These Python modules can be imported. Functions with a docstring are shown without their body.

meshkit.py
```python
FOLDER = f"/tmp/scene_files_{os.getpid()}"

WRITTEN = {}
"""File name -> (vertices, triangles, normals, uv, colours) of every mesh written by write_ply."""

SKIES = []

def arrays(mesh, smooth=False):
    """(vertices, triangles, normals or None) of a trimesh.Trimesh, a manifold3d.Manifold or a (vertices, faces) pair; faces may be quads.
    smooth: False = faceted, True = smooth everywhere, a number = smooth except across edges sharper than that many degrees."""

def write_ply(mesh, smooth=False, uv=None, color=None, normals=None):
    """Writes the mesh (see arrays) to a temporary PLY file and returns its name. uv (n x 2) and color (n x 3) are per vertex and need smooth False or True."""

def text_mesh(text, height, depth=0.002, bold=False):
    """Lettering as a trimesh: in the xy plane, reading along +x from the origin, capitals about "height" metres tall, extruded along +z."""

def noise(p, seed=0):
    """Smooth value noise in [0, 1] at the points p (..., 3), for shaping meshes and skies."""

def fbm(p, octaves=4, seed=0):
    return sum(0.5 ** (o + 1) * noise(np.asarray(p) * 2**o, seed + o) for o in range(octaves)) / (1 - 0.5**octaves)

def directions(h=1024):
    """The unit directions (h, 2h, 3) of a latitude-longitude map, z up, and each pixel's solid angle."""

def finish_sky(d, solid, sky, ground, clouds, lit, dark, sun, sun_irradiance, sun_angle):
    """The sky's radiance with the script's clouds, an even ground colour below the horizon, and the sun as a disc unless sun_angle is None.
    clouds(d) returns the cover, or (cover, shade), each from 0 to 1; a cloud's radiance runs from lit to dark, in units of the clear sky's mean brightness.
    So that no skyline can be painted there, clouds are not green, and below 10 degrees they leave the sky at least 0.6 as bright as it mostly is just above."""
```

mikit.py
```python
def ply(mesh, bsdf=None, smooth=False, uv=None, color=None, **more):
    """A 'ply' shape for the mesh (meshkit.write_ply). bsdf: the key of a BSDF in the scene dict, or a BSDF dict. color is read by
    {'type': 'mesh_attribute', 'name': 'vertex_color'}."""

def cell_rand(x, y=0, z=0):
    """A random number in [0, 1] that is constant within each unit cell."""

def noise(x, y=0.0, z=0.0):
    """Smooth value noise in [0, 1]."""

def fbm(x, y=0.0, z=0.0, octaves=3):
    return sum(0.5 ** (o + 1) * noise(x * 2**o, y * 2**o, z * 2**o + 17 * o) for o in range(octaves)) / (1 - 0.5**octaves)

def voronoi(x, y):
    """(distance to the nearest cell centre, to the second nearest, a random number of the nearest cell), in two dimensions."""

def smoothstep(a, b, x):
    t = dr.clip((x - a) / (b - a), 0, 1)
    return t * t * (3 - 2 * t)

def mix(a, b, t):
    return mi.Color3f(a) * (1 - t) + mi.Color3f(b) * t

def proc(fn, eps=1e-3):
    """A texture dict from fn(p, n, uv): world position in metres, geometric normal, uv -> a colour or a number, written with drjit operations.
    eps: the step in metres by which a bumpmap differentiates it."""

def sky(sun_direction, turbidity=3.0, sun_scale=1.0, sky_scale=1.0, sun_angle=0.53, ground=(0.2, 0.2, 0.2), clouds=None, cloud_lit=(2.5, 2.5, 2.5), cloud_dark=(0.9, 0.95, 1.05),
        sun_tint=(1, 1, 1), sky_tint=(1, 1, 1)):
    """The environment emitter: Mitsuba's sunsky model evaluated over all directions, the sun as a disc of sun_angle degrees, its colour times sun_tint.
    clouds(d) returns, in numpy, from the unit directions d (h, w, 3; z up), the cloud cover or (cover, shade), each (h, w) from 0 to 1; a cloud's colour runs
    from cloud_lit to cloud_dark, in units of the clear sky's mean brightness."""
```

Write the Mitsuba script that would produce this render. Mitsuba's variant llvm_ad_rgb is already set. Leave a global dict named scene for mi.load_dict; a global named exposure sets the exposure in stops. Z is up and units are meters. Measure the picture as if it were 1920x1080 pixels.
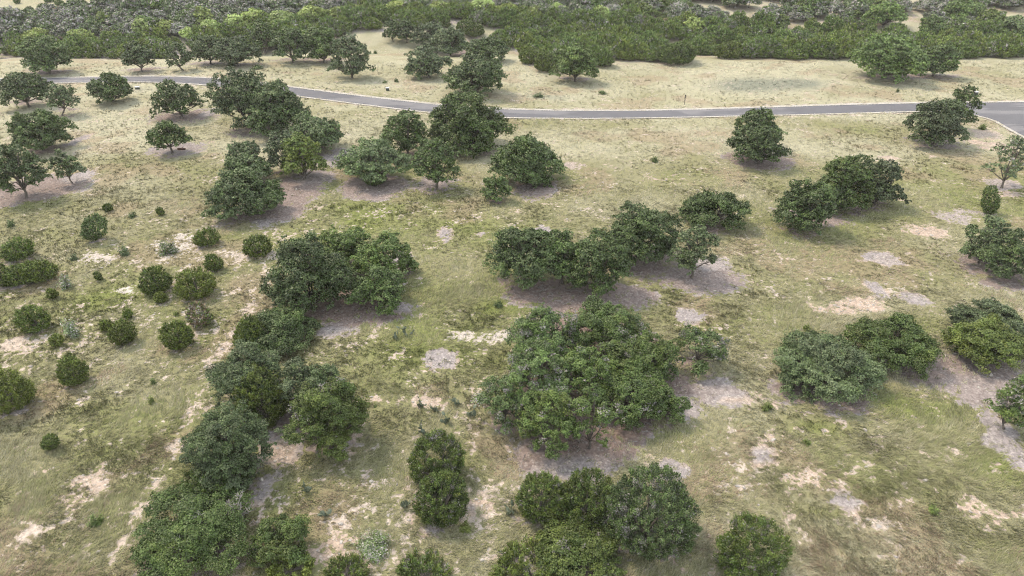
import math
import numpy as np
import trimesh
import shapely
import shapely.geometry as sg
from scipy.ndimage import map_coordinates
import drjit as dr
import mitsuba as mi
import mikit
import meshkit

T = mi.ScalarTransform4f
scene, labels = {}, {}

# ------------------------------------------------------------------ camera, sky, exposure
CAM_H, PITCH = 42.0, math.radians(30.0)
scene['camera'] = {'type': 'perspective', 'fov': 73.74, 'fov_axis': 'x', 'near_clip': 1.0, 'far_clip': 3000.0,
                   'to_world': T().look_at(origin=[0, 0, CAM_H], target=[0, math.cos(PITCH), CAM_H - math.sin(PITCH)], up=[0, 0, 1])}
scene['sky'] = mikit.sky([-0.52, 0.34, 0.86], turbidity=4, sun_scale=0.5, sun_angle=14, clouds=lambda d: 1.0,
                         cloud_lit=(2.36, 2.46, 2.58))
exposure = 2.32
HAZE = 0.00017

# ------------------------------------------------------------------ terrain
#@TERRAIN0
def terrain(x, y):
    z = 0.55 * np.sin(x / 29.0 + 0.6) * np.sin(y / 37.0) + 0.3 * np.sin(x / 13.0 - y / 17.0)
    s = y - (232.0 + 0.03 * x)
    z = z - 3.0 * np.exp(-(s / 16.0) ** 2)
    r = np.maximum(s - 4.0, 0.0)
    return z + 22.0 * (1 - np.exp(-0.0072 * r * r / (r + 12.0)))
#@TERRAIN1


# ------------------------------------------------------------------ the layout, in metres
# kind, x, y, crown radius, crown height above its widest level, clear height, hue, tone, density, grey share, lean, label
TREES = [
 ('oak', -126.34, 191.08, 6.11, 5.84, 0.88, 0.35, 0.9, 1, 0, 0, 'broad dark oak with thick trunk on dry grass beyond far left road bend'),
 ('oak', -100.55, 190.3, 3.94, 4.69, 0.94, 0.2, 0.75, 1.1, 0, 0, 'compact round dark oak on two stems beyond the road, left of a leaning oak'),
 ('oak', -89.58, 189.3, 3.67, 4.68, 0.99, 0.2, 0.85, 0.7, 0, -0.5, 'thin oak with slanting trunk beyond the road, first of a loose row'),
 ('oak', -84.95, 198.75, 4.62, 4.92, 0.88, 0.25, 0.85, 0.8, 0, 0, 'mid-sized oak behind its row, between leaning oak and wide low oak'),
 ('oak', -76.17, 194.94, 5.94, 4.69, 0.83, 0.1, 0.85, 0.75, 0, 0, 'wide low spreading oak with forked trunk in the row past the road'),
 ('oak', -80.17, 230.61, 4.31, 6.62, 0.99, 0.35, 0.95, 0.9, 0, 0, 'tall narrow oak at the thicket edge above the wide low oak'),
 ('oak', -61.98, 199.56, 4.86, 5.86, 0.99, 0.3, 0.85, 0.9, 0, 0, 'dark oak with bare lower stems at left of a joined three-oak canopy'),
 ('oak', -53.37, 200.4, 5.08, 6.29, 0.88, 0.4, 0.95, 1, 0, 0, 'green oak in the middle of the joined three-oak canopy beyond road'),
 ('oak', -41.8, 182.34, 5.33, 6.72, 0.83, 0.05, 0.9, 0.8, 0, 0, 'grey-green oak with single trunk standing nearest road, right end of row'),
 ('oak', -40.29, 241.27, 3.06, 4.46, 0.83, 0.25, 0.8, 0.9, 0, 0, 'small oak, left of a twin pair at far edge of dry meadow'),
 ('oak', -35.47, 241.31, 3.55, 4.27, 0.83, 0.25, 0.8, 0.9, 0, 0, 'small oak, right of a twin pair at far edge of dry meadow'),
 ('oak', -26.8, 235.88, 5.69, 5.51, 0.66, 0.1, 0.8, 1, 0, 0, 'dusty dark oak half hidden behind a rounder grey-green oak, past meadow'),
 ('oak', -19.6, 225.83, 6.09, 5.61, 0.66, 0.1, 1, 1, 0, 0, 'rounded grey-green oak shading purple ground beyond the meadow'),
 ('oak', -21.85, 183.35, 5.55, 5.06, 0.55, 0.15, 0.85, 0.8, 0, 0, 'spreading oak with pale gaps in crown, on meadow left of dark oak'),
 ('oak', -7.19, 205.49, 5.96, 4.19, 0.44, 0.4, 0.8, 1.1, 0, 0, 'dense dark green oak behind the big meadow oak, touching cedar thicket'),
 ('oak', -8.44, 166.69, 6.91, 5.52, 0.68, 0.3, 0.8, 0.95, 0, 0, 'largest dark oak on the meadow side of road, opposite the dome oak'),
 ('oak', 16.52, 181.9, 5.47, 5.43, 1.05, 0.55, 1.05, 1, 0, 0, 'round green oak with clear trunk standing alone before the cedar thicket'),
 ('oak', 96.92, 180.79, 8.14, 6.55, 0.94, 0.4, 1.15, 0.95, 0, 0, 'wide pale green oak with visible trunk on far meadow, right of weed patch'),
 ('oak', 110.87, 183.66, 4.97, 5.33, 0.77, 0.35, 0.9, 0.9, 0, 0, 'darker oak joined to right side of wide pale oak on far meadow'),
 ('oak', -108.99, 153.76, 4.82, 4.48, 1.27, 0.3, 0.8, 0.9, 0, 0, 'many-stemmed dark oak near the road at far left edge'),
 ('oak', -96.96, 147.44, 3.21, 3.59, 1.53, 0.15, 1, 0.55, 0, 0.4, 'small thin open-crowned oak with bent trunk below the road'),
 ('oak', -91.97, 157.63, 4.31, 4.5, 0.26, 0.4, 0.75, 1, 0, 0, 'bushy dark oak overlapping the road edge, foliage reaching the grass'),
 ('oak', -71.15, 146.18, 5.09, 4.99, 0.68, 0.3, 0.75, 0.6, 0, 0, 'open oak with bare curving limbs showing, between road and small round oak'),
 ('oak', -63.14, 122.24, 3.55, 3.28, 1.27, 0.45, 0.75, 1, 0, 0, 'small round oak with slim trunk on pale bare patch and fallen log'),
 ('oak', -53.54, 138.09, 6.7, 7.42, 0.51, 0.2, 0.75, 1, 0, 0, 'huge dark oak overlapping the road curve, left half of double oak'),
 ('oak', -45.95, 133.76, 5.86, 6.64, 0.26, 0.25, 0.75, 1.05, 0, 0, 'huge dark oak below the road curve, right half of double oak'),
 ('oak', -88.92, 125.67, 5.37, 4.89, 0.51, 0.4, 0.8, 1.1, 0, 0, 'wide dense oak at left, above two trees with bare soil beneath'),
 ('oak', -77.35, 101.58, 3.9, 5.38, 1.53, 0.25, 0.85, 0.9, 0, 0, 'tall oak cut by left picture edge, standing on mauve leaf litter'),
 ('oak', -73.65, 107.53, 2.13, 3.16, 1.19, 0.15, 0.95, 0.8, 0, 0, 'small round grey oak with thin trunk near left edge on pale soil'),
 ('oak', -36.47, 124.61, 5.22, 3.72, 0.59, 0.15, 1.05, 1, 0, 0, 'flat-topped olive grey oak at upper right end of slanting grove'),
 ('oak', -39.5, 112.75, 2.85, 4.73, 0.59, 0.05, 0.95, 0.9, 0, 0, 'dull grey-green oak in the middle of the slanting grove'),
 ('oak', -35.36, 110.18, 3.64, 5.34, 0.26, 0.75, 1.1, 1.1, 0, 0, 'bright green bushy oak at right side of the slanting grove'),
 ('oak', -45.62, 111.81, 3.07, 3.9, 0.51, 0.15, 0.9, 1, 0, 0, 'rounded dusty oak at the back left of the slanting grove'),
 ('oak', -43.94, 107.89, 3.68, 3.14, 0.51, 0.15, 0.9, 1, 0, 0, 'low grey-green oak just behind front oak of slanting grove'),
 ('oak', -40.43, 96.3, 5.21, 4.44, 0.42, 0.3, 0.8, 1.1, 0, 0, 'dark front oak of the slanting grove over brown litter'),
 ('oak', -19.53, 122.96, 4.05, 5.27, 0.68, 0.45, 0.8, 0.9, 0, 0, 'upright rugged green oak left of the dome oak below road'),
 ('oak', -8.11, 127.45, 6.91, 6.84, 0.09, 0.5, 0.72, 1.25, 0, 0, 'big dense dome-shaped oak rising over the road edge'),
 ('oak', -12.35, 105.91, 3.85, 4.74, 1.44, 0.4, 0.9, 0.75, 0, 0, 'small open oak with slim trunk on bare patch, under dome oak'),
 ('oak', -23.44, 110.14, 5.67, 3.6, 1.1, 0.2, 1.4, 0.7, 0, 0, 'umbrella-shaped pale olive oak over a wide mauve bare circle'),
 ('oak', 2.36, 108.74, 5.65, 4.87, 0.42, 0.4, 0.72, 1.2, 0, 0, 'dense dark round oak right of centre, alone below the road'),
 ('oak', -2.5, 99.96, 2.26, 2.84, 0.17, 0.35, 0.9, 1, 0, 0, 'small bushy oak tucked at lower left of dense dark round oak'),
 ('oak', 46.51, 126.5, 3.77, 3.67, 1.87, 0.35, 0.68, 1.1, 0, 0, 'top tier of layered dark oak below road: leafy domed upper tree'),
 ('oak', 43.87, 117.6, 4.96, 4.55, 0.26, 0.35, 0.68, 0.95, 0, 0, 'layered dark oak with ragged shelves of foliage standing alone below road'),
 ('oak', 81.51, 128.49, 5.1, 6.09, 0.26, 0.1, 0.8, 1.1, 0, 0, 'broad grey-green oak in front of the road junction'),
 ('oak', 90.71, 137.91, 3.3, 5.38, 1.36, 0.35, 0.8, 0.85, 0, 0, 'upright oak behind broad grey one, rising across the junction asphalt'),
 ('oak', 80.77, 105.86, 3.26, 5.12, 1.27, 0, 1.2, 0.5, 0.15, 0, 'sparse pale oak with bare forked trunk beside the curving kerb'),
 ('oak', 50.68, 97.63, 4.14, 5.78, 0.26, 0.55, 0.78, 1.2, 0, 0, 'rich green oak in middle of three-oak clump on right slope'),
 ('oak', 56.76, 99.23, 3.57, 5.25, 0.26, 0.1, 0.68, 1.1, 0, 0, 'dark grey oak at right end of the three-oak clump'),
 ('oak', 41.7, 89.33, 3.81, 5.4, 0.17, 0.4, 0.72, 1.2, 0, 0, 'dense dark oak at lower left front of the three-oak clump'),
 ('oak', 48.94, 95.84, 2.06, 3.18, 0.26, 0.05, 0.9, 1, 0, 0, 'small grey oak squeezed inside the three-oak clump'),
 ('oak', 29.51, 90.95, 4.41, 2.66, 0.51, 0.45, 0.7, 1.1, 0, 0, 'dark green spreading oak with low skirts, above a thin oak'),
 ('oak', 22.49, 74.81, 3.04, 4.02, 1.1, 0.15, 0.85, 0.65, 0, 0, 'thin grey-green oak over grey bare soil, with showing limbs'),
 ('oak', 16.72, 79.7, 4.46, 4.75, 0.51, 0.35, 0.75, 1, 0, 0, 'tall dark oak between twin motte and dark spreading oak'),
 ('oak', 60.96, 78.76, 2.92, 4.48, 0.26, 0.15, 0.95, 1.1, 0, 0, 'grey-green oak with gaps at right edge, left of a pair'),
 ('oak', 61.88, 74.73, 2.96, 4.39, 0.26, 0.15, 0.95, 1.1, 0, 0, 'grey-green oak cut by right edge, right of a pair'),
 ('oak', 1.52, 73.09, 4.29, 4.51, 0.85, 0.35, 0.85, 0.9, 0, 0, 'left oak of the wide motte in centre, over mauve litter'),
 ('oak', 6.12, 72.93, 3.54, 4.27, 1.02, 0.4, 0.85, 0.8, 0, 0, 'middle oak of the wide central motte with trunk showing'),
 ('oak', 10.1, 71.07, 3.78, 4.95, 0.51, 0.42, 0.82, 1, 0, 0, 'right oak of the wide central motte, drooping to the litter'),
 ('oak', -23.34, 68.27, 4.49, 5.99, 0.26, 0.35, 0.75, 1.15, 0, 0, 'massive dark oak forming left bulk of the centre-left motte'),
 ('oak', -21.79, 77.74, 3.99, 3.07, 0.85, 0.6, 0.95, 0.9, 0, 0, 'fresh green oak at the back of the centre-left motte'),
 ('oak', -16.08, 74.59, 3.56, 3.12, 1.36, 0.6, 0.95, 0.65, 0, 0, 'open green oak with dark trunk at right back of centre-left motte'),
 ('oak', -15.29, 67.83, 3.27, 3.3, 0.26, 0.4, 0.9, 1.1, 0, 0, 'rounded low oak at the right front of the centre-left motte'),
 ('oak', -13.16, 76.22, 1.34, 1.57, 0.17, 0.65, 1, 1, 0, 0, 'small bright bushy oak on bare soil beside centre-left motte'),
 ('oak', 3.24, 57.15, 3.38, 3.56, 0.64, 0.3425, 0.95, 0.765, 0.12, 0, 'grey-green oak at back left of the largest motte'),
 ('oak', 9.67, 58.98, 4.24, 2.69, 0.76, 0.5, 0.9, 0.765, 0.05, 0, 'wide fresh green oak at the back of the largest motte'),
 ('oak', 2.24, 50.82, 3.35, 4.03, 0.57, 0.3875, 1, 0.7225, 0.12, 0, 'mixed grey and green oak in left middle of largest motte'),
 ('oak', -0.65, 48.32, 2.48, 2.99, 0.45, 0.275, 1.05, 0.7225, 0.12, 0, 'lichen-grey oak at the far left corner of the largest motte'),
 ('oak', 2.78, 45.32, 2.89, 2.99, 0.57, 0.5225, 0.9, 0.7225, 0.05, 0, 'fresh green front oak of the largest motte, over mauve litter'),
 ('oak', 6.91, 51.53, 3.26, 3.03, 0.76, 0.554, 1, 0.68, 0.05, 0, 'light green oak in the heart of the largest motte'),
 ('oak', 6.72, 44.67, 2.09, 4.08, 0.64, 0.5, 0.9, 0.51, 0.05, 0, 'slender oak with bare stems at front centre of largest motte'),
 ('oak', 12.6, 54.02, 3.58, 3.16, 0.51, 0.5, 0.88, 0.85, 0.05, 0, 'bushy green oak on the right side of the largest motte'),
 ('oak', 11.22, 49.09, 3.25, 2.68, 0.51, 0.4775, 0.88, 0.8075, 0.05, 0, 'oak at lower right of the largest motte over brown litter'),
 ('oak', 14.2, 48.52, 1.67, 1.91, 0.19, 0.455, 0.85, 0.68, 0.05, 0, 'small low oak limb-cluster at right tip of largest motte'),
 ('oak', 18.86, 56.58, 2.77, 2.56, 0.51, 0.32, 0.9, 0.5525, 0.12, 0, 'thin grey oak with open crown, just right of largest motte'),
 ('oak', 30.61, 53.83, 4.53, 2.64, 0.26, 0.15, 1, 1, 0, 0, 'broad feathery grey-green oak low over purple soil, lower right'),
 ('oak', 38.88, 57.64, 4.17, 2.39, 0.42, 0.5, 0.72, 1.1, 0, 0, 'dark rich green oak right of the feathery grey oak'),
 ('oak', 50.37, 60.56, 3.47, 2.55, 0.51, 0.05, 0.95, 1.1, 0, 0, 'smooth grey oak behind a bright green one at right edge'),
 ('oak', 48.19, 57.11, 3.62, 2.67, 0.42, 0.85, 0.9, 1.1, 0, 0, 'bright yellow-green oak at the right edge above lilac slope'),
 ('oak', 43.86, 46.76, 1.62, 3.69, 0.17, 0.55, 0.9, 1, 0.12, 0, 'scraggly oak with bare grey limbs at lower right edge'),
 ('oak', -25.25, 61.13, 3.88, 2.01, 0.26, 0.25, 0.75, 1.15, 0, 0, 'dark blue-green oak at top of the long left grove'),
 ('jun', -28.03, 59.89, 1.46, 2.49, 0, 0.8, 0.7, 1, 0, 0, 'dark feathery juniper at the top left corner of long left grove'),
 ('oak', -24.53, 50.86, 3.3, 4.14, 0.42, 0.1, 0.85, 1, 0, 0, 'dusty grey-green oak on left flank of the long left grove'),
 ('oak', -19.33, 49.73, 2.75, 2.89, 1.1, 0.1, 0.9, 0.6, 0, 0, 'thin-crowned oak with pale limbs in the middle of long left grove'),
 ('jun', -22.51, 48.36, 2.16, 3.3, 0, 0.8, 0.75, 1, 0, 0, 'shadowed green juniper standing inside the long left grove'),
 ('oak', -17.08, 49.26, 2.33, 3.36, 0.42, 0.25, 0.8, 1.1, 0, 0, 'rounded oak with blue-green leaves on right flank of long left grove'),
 ('oak', -15.53, 45.21, 3.12, 4.8, 0.09, 0.7, 0.72, 1.25, 0.03, 0, 'large olive juniper-like tree bulging from right side of the long left grove'),
 ('oak', -22.95, 41.29, 3.41, 4.16, 0.34, 0.15, 0.82, 1.1, 0, 0, 'big grey-green oak in lower part of the long left grove'),
 ('jun', -23.81, 40.13, 2.53, 1.4, 0, 0.7, 0.62, 1, 0, 0, 'dark juniper skirt below big grey-green oak of left grove'),
 ('oak', -23.38, 33.91, 4.22, 1.71, 0.68, 0.55, 0.85, 1.05, 0, 0, 'big bright green oak at the bottom edge with bare grey branches'),
 ('oak', -16.84, 33.85, 2.1, 1.72, 0.26, 0.55, 0.8, 0.8, 0, 0, 'ragged olive oak bush right of the big bottom oak'),
 ('jun', -15.77, 32.12, 1.55, 0.53, 0, 1, 0.9, 0.9, 0, 0, 'yellowish juniper under the ragged oak bush at the bottom'),
 ('jun', -6.26, 40.99, 2.12, 2.33, 0, 0.75, 0.72, 1.2, 0.12, 0, 'round green juniper, upper of the touching bottom-centre pair'),
 ('jun', -5.47, 37.24, 1.9, 2.19, 0, 0.7, 0.66, 1.25, 0.06, 0, 'round dark juniper, lower of the touching bottom-centre pair'),
 ('jun', 2.17, 37.52, 1.76, 2.02, 0, 0.72, 0.68, 1.15, 0.05, 0, 'left juniper of the row of three at bottom centre right'),
 ('jun', 5.76, 37.45, 2.06, 2.25, 0, 0.75, 0.62, 1.1, 0.05, 0, 'pointed dark juniper in the middle of row of three'),
 ('jun', 9.91, 35.17, 3.23, 3.94, 0, 0.3, 0.72, 1.2, 0.1, 0, 'tall blue-grey juniper at right end of row of three'),
 ('oak', 4.9, 33.14, 3.22, 1.25, 0.09, 0.62, 0.72, 1.1, 0.06, 0, 'broad olive bushy tree cut by bottom edge before the row of three'),
 ('jun', 1.14, 31.92, 2.39, 0.71, 0, 0.85, 0.85, 1.1, 0.04, 0, 'low olive juniper at bottom edge, leftmost before the row'),
 ('jun', 16.36, 32.05, 2.16, 3, 0, 0.72, 0.75, 1, 0.08, 0, 'loose green juniper alone at the bottom right of centre'),
 ('jun', -11.75, 31.67, 1.49, 0.48, 0, 0.8, 0.75, 1.1, 0.03, 0, 'juniper top peeking in at bottom edge, left of another'),
 ('jun', -6.25, 31.64, 1.84, 0.56, 0, 0.8, 0.8, 1.1, 0.1, 0, 'juniper top peeking in at bottom edge beside pale shrub'),
 ('shrub', -10.14, 34.12, 1.52, 0.64, 0, 0.35, 1.3, 0.8, 0.3, 0, 'pale grey-green shrub with whitish twigs near bottom centre'),
 ('jun', -65.98, 81.08, 1.76, 1.68, 0, 0.75, 0.8, 1.1, 0, 0, 'oval juniper at the left edge above a joined pair'),
 ('jun', -63.28, 74.17, 1.07, 1.99, 0, 0.78, 0.75, 1.1, 0, 0, 'juniper cut by the left edge beside joined pair'),
 ('jun', -61.69, 74.8, 1.61, 1.53, 0, 0.8, 0.8, 1.1, 0, 0, 'left juniper of the joined pair near left edge'),
 ('jun', -59.61, 76.09, 1.76, 1.72, 0, 0.8, 0.75, 1.1, 0, 0, 'right juniper of the joined pair near left edge'),
 ('jun', -59, 86.99, 1.54, 2.28, 0, 0.25, 0.8, 0.9, 0, 0, 'loose dusty blue-green juniper on the left pale slope'),
 ('jun', -42.77, 85.85, 1.58, 1.26, 0, 0.78, 0.7, 1.15, 0, 0, 'flat oval juniper at top of left slope juniper group'),
 ('jun', -34.5, 82.68, 1.74, 1.68, 0, 0.78, 0.7, 1.15, 0, 0, 'neat rounded juniper beside white gravel, nearest centre-left motte'),
 ('jun', -38.79, 78.58, 1.05, 1.35, 0, 0.8, 0.7, 1.15, 0, 0, 'smallest ball-shaped juniper between two wider ones on left slope'),
 ('jun', -43.87, 72.98, 1.74, 2.15, 0, 0.75, 0.68, 1.1, 0, 0, 'juniper left of a twin at the middle of left slope'),
 ('jun', -38.47, 71.89, 2.11, 2.1, 0, 0.9, 0.8, 1.1, 0, 0, 'wider yellow-green juniper, right of twin on left slope'),
 ('jun', -35.17, 65.08, 1.22, 1.78, 0, 1.5, 1, 0.9, 0.15, 0, 'half-dead brownish juniper on left slope'),
 ('jun', -53.64, 64.67, 1.53, 1.78, 0, 0.8, 0.72, 1.15, 0, 0, 'plump juniper beside a pale grey bush near left edge'),
 ('jun', -42.53, 61.72, 1.3, 1.7, 0, 0.85, 0.7, 1.15, 0, 0, 'juniper with small side bush, lower left slope'),
 ('jun', -45.51, 64.55, 0.6, 0.75, 0, 0.9, 0.85, 1, 0, 0, 'little olive side bush touching a juniper on lower left slope'),
 ('jun', -35.77, 60.73, 1.47, 1.97, 0, 0.82, 0.75, 1.15, 0, 0, 'upright juniper lowest on left slope next to the grove'),
 ('jun', -43.63, 54.62, 1.25, 1.9, 0, 0.8, 0.72, 1.1, 0, 0, 'conical juniper on lower left slope above open grass'),
 ('jun', -45.92, 57.47, 0.56, 0.84, 0, 0.8, 0.72, 1.1, 0, 0, 'small juniper tip behind conical juniper on lower left slope'),
 ('jun', -47.7, 51.25, 2.2, 3.16, 0, 0.95, 0.82, 1.1, 0, 0, 'big yellowish juniper cut by left edge'),
 ('jun', -40.44, 44.9, 0.64, 1.06, 0, 0.75, 0.72, 1, 0, 0, 'lone small juniper on open grass at lower left'),
 ('shrub', -31.98, 36.37, 0.56, 0.74, 0, 0.6, 1.1, 0.6, 0, 0, 'small green weedy bush on grass at bottom left'),
 ('shrub', -49.15, 63.32, 0.95, 1.49, 0, 0.05, 1.7, 0.7, 0.25, 0, 'pale silvery blue bush on left slope beside plump juniper'),
 ('jun', -49.61, 61.51, 0.59, 0.88, 0, 0.95, 0.85, 1, 0, 0, 'tiny bright juniper below pale silvery bush'),
 ('jun', -55.98, 71.6, 0.54, 0.74, 0, 0.9, 0.85, 1, 0, 0, 'tiny olive juniper under the joined pair'),
 ('jun', -44.52, 66.95, 0.42, 0.7, 0, 0.8, 0.75, 1, 0, 0, 'tiny juniper seedling on tan grass above lower slope junipers'),
 ('jun', -42.27, 70.54, 0.66, 0.79, 0, 0.95, 0.9, 1, 0, 0, 'small yellow-green seedling bush between the slope twin junipers'),
 ('jun', -52.63, 76.03, 0.36, 0.76, 0, 0.75, 0.6, 1, 0, 0, 'tiny dark upright seedling on the left slope'),
 ('shrub', -52.8, 82.8, 0.71, 1.22, 0, 0.15, 0.95, 0.8, 0, 0, 'upright blue-green small shrub on the upper left slope'),
 ('shrub', -47.02, 83.44, 1.34, 1.38, 0, 0.35, 1, 0.6, 0.15, 0, 'ragged grey-green shrub on white gravel, upper left slope'),
 ('shrub', -58.79, 81.21, 0.58, 0.59, 0, 0.2, 1, 0.8, 0, 0, 'small low blue-green clump right of joined junipers'),
 ('shrub', -55.78, 74.12, 0.84, 1.29, 0, 0.15, 1.5, 0.6, 0.2, 0, 'pale feathery grey shrub right of the joined junipers'),
 ('jun', -61.75, 96.47, 0.6, 0.64, 0, 0.75, 0.65, 1, 0, 0, 'tiny low juniper on upper left slope'),
 ('shrub', -57.14, 94.47, 0.72, 0.52, 0, 0.3, 0.8, 0.7, 0, 0, 'tiny low dark clump among stones on upper left slope'),
 ('jun', -53.16, 95.21, 0.47, 0.7, 0, 0.8, 0.75, 1, 0, 0, 'tiny olive seedling on tan grass, upper middle left slope'),
 ('shrub', -72.99, 90.72, 0.6, 1, 0, 0.35, 0.95, 0.8, 0, 0, 'small green bush near left edge on yellow grass'),
 ('shrub', -39.17, 67.42, 0.42, 0.43, 0, 0.9, 0.9, 0.7, 0, 0, 'tiny brown-green tuft on lower middle of left slope'),
 ('shrub', -35.68, 54.01, 0.36, 0.53, 0, 0.6, 1, 0.7, 0, 0, 'tiny green weed tuft on open grass, lower left'),
 ('shrub', -34.36, 50.97, 0.39, 0.58, 0, 0.9, 1.1, 0.7, 0, 0, 'tiny yellowish weed tuft below another on open grass'),
 ('jun', -22.96, 108.05, 1.71, 1.82, 0, 0.4, 0.8, 1, 0, 0, 'leafy low bush beneath the umbrella-shaped oak'),
 ('jun', -16.57, 249.06, 2.77, 2.55, 0, 0.75, 0.7, 1.1, 0, 0, 'small dark juniper, left in the meadow-gap group by thicket'),
 ('jun', -12.99, 246.97, 3.48, 2.49, 0, 0.75, 0.65, 1.1, 0, 0, 'small dark juniper, right in the meadow-gap group by thicket'),
 ('jun', -23.01, 253.64, 1.68, 1.4, 0, 0.75, 0.65, 1.1, 0, 0, 'tiny dark juniper standing apart at the thicket edge'),
 ('jun', 4.94, 201.33, 2.66, 2.66, 0, 0.85, 0.8, 1.1, 0, 0, 'juniper at the ragged left corner of the cedar thicket'),
 ('jun', 9.1, 191.96, 2.84, 3.17, 0, 0.8, 0.72, 1.1, 0, 0, 'front juniper of the thicket corner, left of round green oak'),
 ('jun', 46.94, 205, 5.45, 3.46, 0, 0.7, 0.62, 1.1, 0, 0, 'dark wide juniper at gap in thicket front edge'),
 ('jun', 65.2, 213.58, 4.49, 2.68, 0, 0.78, 0.65, 1.1, 0, 0, 'rounded juniper starting the thicket front right of the gap'),
 ('jun', 72.3, 95.23, 1.1, 2.59, 0, 0.55, 0.7, 1, 0, 0, 'conical dark juniper right slope above grey gravel patch'),
 ('shrub', 96.79, 137.98, 0.81, 0.99, 0, 0.75, 0.9, 1, 0, 0, 'bright green roadside bush on the kerb corner'),
 ('shrub', 25.64, 117.64, 0.66, 0.82, 0, 0.55, 0.85, 0.8, 0, 0, 'single small green bush in open grass below the road'),
 ('shrub', 32.36, 62.84, 0.46, 0.59, 0, 0.85, 0.9, 1, 0, 0, 'single small bright bush left of the dark rich oak'),
 ('shrub', -1.61, 67.52, 0.56, 0.52, 0, 0.4, 0.7, 1, 0, 0, 'tiny dark bush at the tip of a white gravel strip'),
 ('shrub', -3.52, 35.83, 0.45, 0.61, 0, 1, 1, 1, 0, 0, 'tiny yellow-green bush right of bottom-centre juniper pair'),
 ('shrub', 22.24, 169.99, 1.18, 0.63, 0, 0.4, 1, 0.7, 0, 0, 'dark tuft on dry meadow above the straight road'),
 ('shrub', 6.42, 165.53, 1.29, 0.77, 0, 0.2, 0.95, 0.7, 0, 0, 'grey-green low clump on meadow verge beside dark tuft'),
 ('shrub', 93.85, 167.73, 0.46, 0.69, 0, 0.4, 0.6, 0.9, 0, 0, 'tiny dark shrub on far meadow below the pale oak'),
 ('shrub', -43.91, 228.14, 0.69, 1, 0, 0.5, 0.7, 0.9, 0, 0, 'tiny dark shrub on dry meadow left of spreading oak'),
 ('shrub', -32.46, 177.16, 0.74, 0.45, 0, 0.5, 0.7, 0.9, 0, 0, 'first low dark tuft in a dotted line on meadow'),
 ('shrub', -29.68, 178.24, 0.68, 0.64, 0, 0.5, 0.7, 0.9, 0, 0, 'second low dark tuft in a dotted line on meadow'),
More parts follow.
